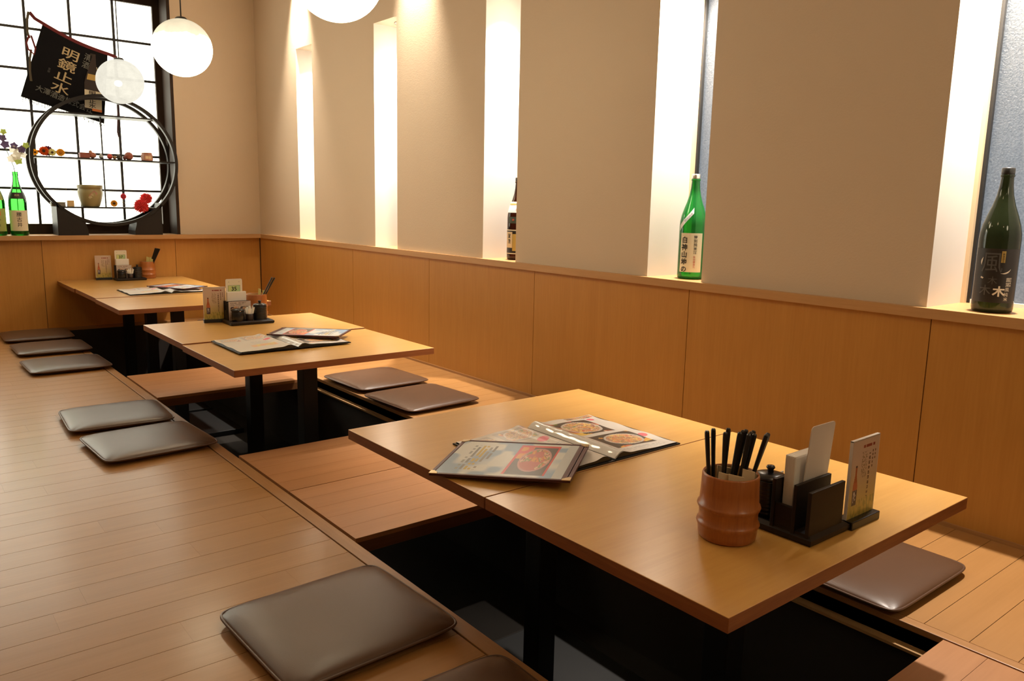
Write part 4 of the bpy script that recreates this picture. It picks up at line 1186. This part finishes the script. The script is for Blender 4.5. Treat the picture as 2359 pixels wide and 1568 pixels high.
mb = MB(); add_text(mb, '梅干', .022, Matrix.Rotation(math.radians(48), 4, 'Z') @ Matrix.Translation((0, 0, .002)), 0); slice_mesh(mb, .006); wrap(mb, .075, f_+.1, .072, cr); mb.build('lettering', M['label'], t, fix=False)
flower((1.352, YS-.02, ZL), 'yellow sunflower standing on the lower curio shelf', P_ye, CEN, .026, 14, rows=2)
t = flower((1.420, YS, ZL+.054), 'rose pink flower on an upright stem on the lower curio shelf', P_pk, P_pk, .022, 16, stem=[(0, 0, .018), (-.002, 0, -.02), (-.004, .0, -.053)], rows=2)
def mum(loc, label, r, stem):
    t = thing('chrysanthemum', label, 'flower', loc)
    mb = MB(); rr = random.Random(int(loc[0]*1000))
    for q in range(170):
        z = 1-2*(q+.5)/170; a = q*2.39996; s = math.sqrt(1-z*z)
        d = Vector((s*math.cos(a), s*math.sin(a), z)); u = d.orthogonal().normalized(); L_ = r*rr.uniform(.8, 1.12); w = d.cross(u)
        b0 = d*r*.25; pts = []
        for k in range(3):
            an = 2*PI*k/3; pts.append(b0+d*L_*.45+(u*math.cos(an)+w*math.sin(an))*r*.085)
        mb.add([b0]+pts+[d*L_], [(0, 1, 2), (0, 2, 3), (0, 3, 1), (4, 2, 1), (4, 3, 2), (4, 1, 3)])
    mb.ball((0, 0, 0), r*.45, 14, 10); mb.build('bloom', P_co, t, fix=False)
    MB().tube(stem, .0018, 6).build('stem', mat('pale green stem', (.30, .30, .16), .7), t)
mum((1.515, 6.085, ZL+.012), 'coral chrysanthemum drooping over the lower curio shelf edge', .056, [(0, 0, 0), (-.05, .03, .008), (-.12, .05, .006)])
mum((1.562, 6.130, ZL+.064), 'coral chrysanthemum resting on the right side of the round shelf', .048, [(0, 0, 0), (-.06, .03, -.02), (-.16, .04, -.034)])

# ------------------------------------------------------------------ sake apron hung across the window
AY = 6.352
ap = thing('sake_apron', 'black sake brewery apron with gold characters hung from a red band', 'apron', (1.2, AY, 1.7))
ax, az = 1.2, 1.7
TL, TR, BR_, BL = (1.027, 2.029), (1.418, 1.882), (1.368, 1.412), (.867, 1.55)
def ap_pt(u, v):
    t_ = (TL[0]+(TR[0]-TL[0])*u, TL[1]+(TR[1]-TL[1])*u-.018*math.sin(PI*u))
    b_ = (BL[0]+(BR_[0]-BL[0])*u, BL[1]+(BR_[1]-BL[1])*u)
    return (t_[0]*(1-v)+b_[0]*v-ax, .004*math.sin(u*9)*v, t_[1]*(1-v)+b_[1]*v-az)
n = 16; mb = MB()
vs = [ap_pt(i/n, j/n) for j in range(n+1) for i in range(n+1)]
vs2 = [(x, y+.0022, z) for x, y, z in vs]
q_ = [[j*(n+1)+i, j*(n+1)+i+1, (j+1)*(n+1)+i+1, (j+1)*(n+1)+i] for j in range(n) for i in range(n)]
mb.add(vs, q_, 0, True); mb.add(vs2, [f[::-1] for f in q_], 0, True)
mb.build('cloth', M['cloth'], ap, fix=False)
band = [(.956-ax, 0, 2.098-az), (.985-ax, 0, 2.062-az)]+[tuple(Vector(ap_pt(u/10, 0))+Vector((0, -.002, .010))) for u in range(11)]+[(1.45-ax, 0, 1.884-az), (1.478-ax, 0, 1.872-az)]
def ribbon(pts, w, name, m, par, th=.002):
    mb = MB(); vs = []
    P = [Vector(p) for p in pts]
    for i, p in enumerate(P):
        t_ = (P[min(i+1, len(P)-1)]-P[max(i-1, 0)]).normalized(); nn = Vector((-t_.z, 0, t_.x))*w/2
        vs += [p-nn, p+nn, p+nn+Vector((0, th, 0)), p-nn+Vector((0, th, 0))]
    fs = []
    for i in range(len(P)-1):
        for q in range(4): fs.append((4*i+q, 4*i+(q+1) % 4, 4*i+4+(q+1) % 4, 4*i+4+q))
    fs += [(0, 3, 2, 1), (4*len(P)-4, 4*len(P)-3, 4*len(P)-2, 4*len(P)-1)]
    return mb.add(vs, fs).build(name, m, par)
ribbon(band, .022, 'waist_band', M['red'], ap)
ribbon([(.952-ax, -.002, 2.10-az), (.940-ax, -.002, 2.05-az), (.935-ax, -.002, 1.97-az), (.945-ax, -.002, 1.93-az)], .016, 'tie_strap', M['ribbon'], ap)
ribbon([(.945-ax, -.004, 1.95-az), (.925-ax, -.004, 1.90-az), (.932-ax, -.004, 1.86-az), (.965-ax, -.004, 1.83-az), (.975-ax, -.004, 1.87-az), (.955-ax, -.004, 1.95-az)], .012, 'tie_loop', M['red'], ap)
ribbon([(.950-ax, -.003, 1.86-az), (.938-ax, -.003, 1.80-az), (.932-ax, -.003, 1.72-az), (.935-ax, -.003, 1.655-az)], .014, 'tie_strap', M['ribbon'], ap)
ribbon([(1.470-ax, -.003, 1.875-az), (1.474-ax, -.003, 1.6-az), (1.460-ax, -.003, 1.46-az), (1.452-ax, -.003, 1.36-az), (1.458-ax, -.003, 1.325-az)], .010, 'tie_strap', mat('maroon strap', (.10, .035, .04), .8), ap)
fr = MB(); rr = random.Random(2)
for i in range(150):
    u = i/149; p = Vector(ap_pt(u, 1)); l = rr.uniform(.018, .045); dx = rr.uniform(-.012, .012)
    fr.add([p+Vector((-.0012, 0, .002)), p+Vector((.0012, 0, .002)), p+Vector((dx+.0006, 0, -l)), p+Vector((dx-.0006, 0, -l))], [(0, 1, 2, 3)])
tag(fr.build('fringe', M['cloth'], ap, fix=False), kind='stuff')
# printing, laid out in the apron's own slanted axes
ux = Vector((TR[0]-TL[0], 0, TR[1]-TL[1])).normalized(); vy = Vector((TL[0]-BL[0], 0, TL[1]-BL[1])).normalized()
def ap_mx(x, z): # text origin at world x, z
    mm = Matrix.Identity(4)
    mm.col[0] = (*ux, 0); mm.col[1] = (*vy, 0); mm.col[2] = (0, -1, 0, 0); mm.col[3] = (x-ax, -.006, z-az, 1)
    return mm
mb = MB(); add_text(mb, '明鏡止水', .118, ap_mx(1.181, 1.852), 0, True, bold=.0011, sx=1.0, pitch=.69, sy=.64)
mb.build('name_lettering', M['inkgold'], ap, fix=False)
mb = MB(); add_text(mb, '清酒', .052, ap_mx(1.290, 1.846), 0, True, bold=.0006, pitch=1.05); mb.build('sake_lettering', M['inkgrey'], ap, fix=False)
mb = MB(); add_text(mb, '大澤酒造株式会社', .0455, ap_mx(1.128, 1.552), 0, False, space=1.0, bold=.0004); mb.build('brewery_lettering', M['inkgrey'], ap, fix=False)
mb = MB(); add_text(mb, '登録', .016, ap_mx(1.048, 1.745), 0, True); mb.build('mark_lettering', M['inkdim'], ap, fix=False)
# printed bottle picture
def up_mx(x, z, y=-.006):
    mm = Matrix.Identity(4); mm.col[0] = (1, 0, -.12, 0); mm.col[1] = (.05, 0, 1, 0); mm.col[2] = (0, -1, 0, 0); mm.col[3] = (x-ax, y, z-az, 1)
    return mm
pb = MB()
def pic(pts, mi, y=-.006):
    o_ = up_mx(1.300, 1.494, y); pb.add([o_ @ Vector((q[0], q[1], 0)) for q in pts], [list(range(len(pts)))], mi)
pic([(-.052, 0), (.056, 0), (.056, .18), (.050, .22), (.030, .28), (.022, .32), (.020, .385), (-.014, .385), (-.016, .32), (-.026, .28), (-.044, .22), (-.052, .18)], 0)
pic([(-.052, .012), (.056, .012), (.056, .135), (-.052, .135)], 1, -.007)
pic([(-.038, .205), (.046, .205), (.036, .245), (-.030, .245)], 2, -.007)
pic([(-.006, -.002), (.056, -.002), (.056, .014), (-.006, .014)], 3, -.008)
pic([(.024, .30), (.028, .30), (.036, .262), (.031, .262)], 1, -.007)
bp_ = pb.build('printed_bottle', [mat('printed brown', (.030, .018, .014), .7), M['label'], M['goldlabel'], mat('printed orange', (.85, .25, .06), .7)], ap, fix=False)
mb = MB(); add_text(mb, '明鏡止水', .046, up_mx(1.302, 1.612, -.009), 0, True, bold=.0006, pitch=.64, sy=.66); mb.build('lettering', M['ink'], bp_, fix=False)
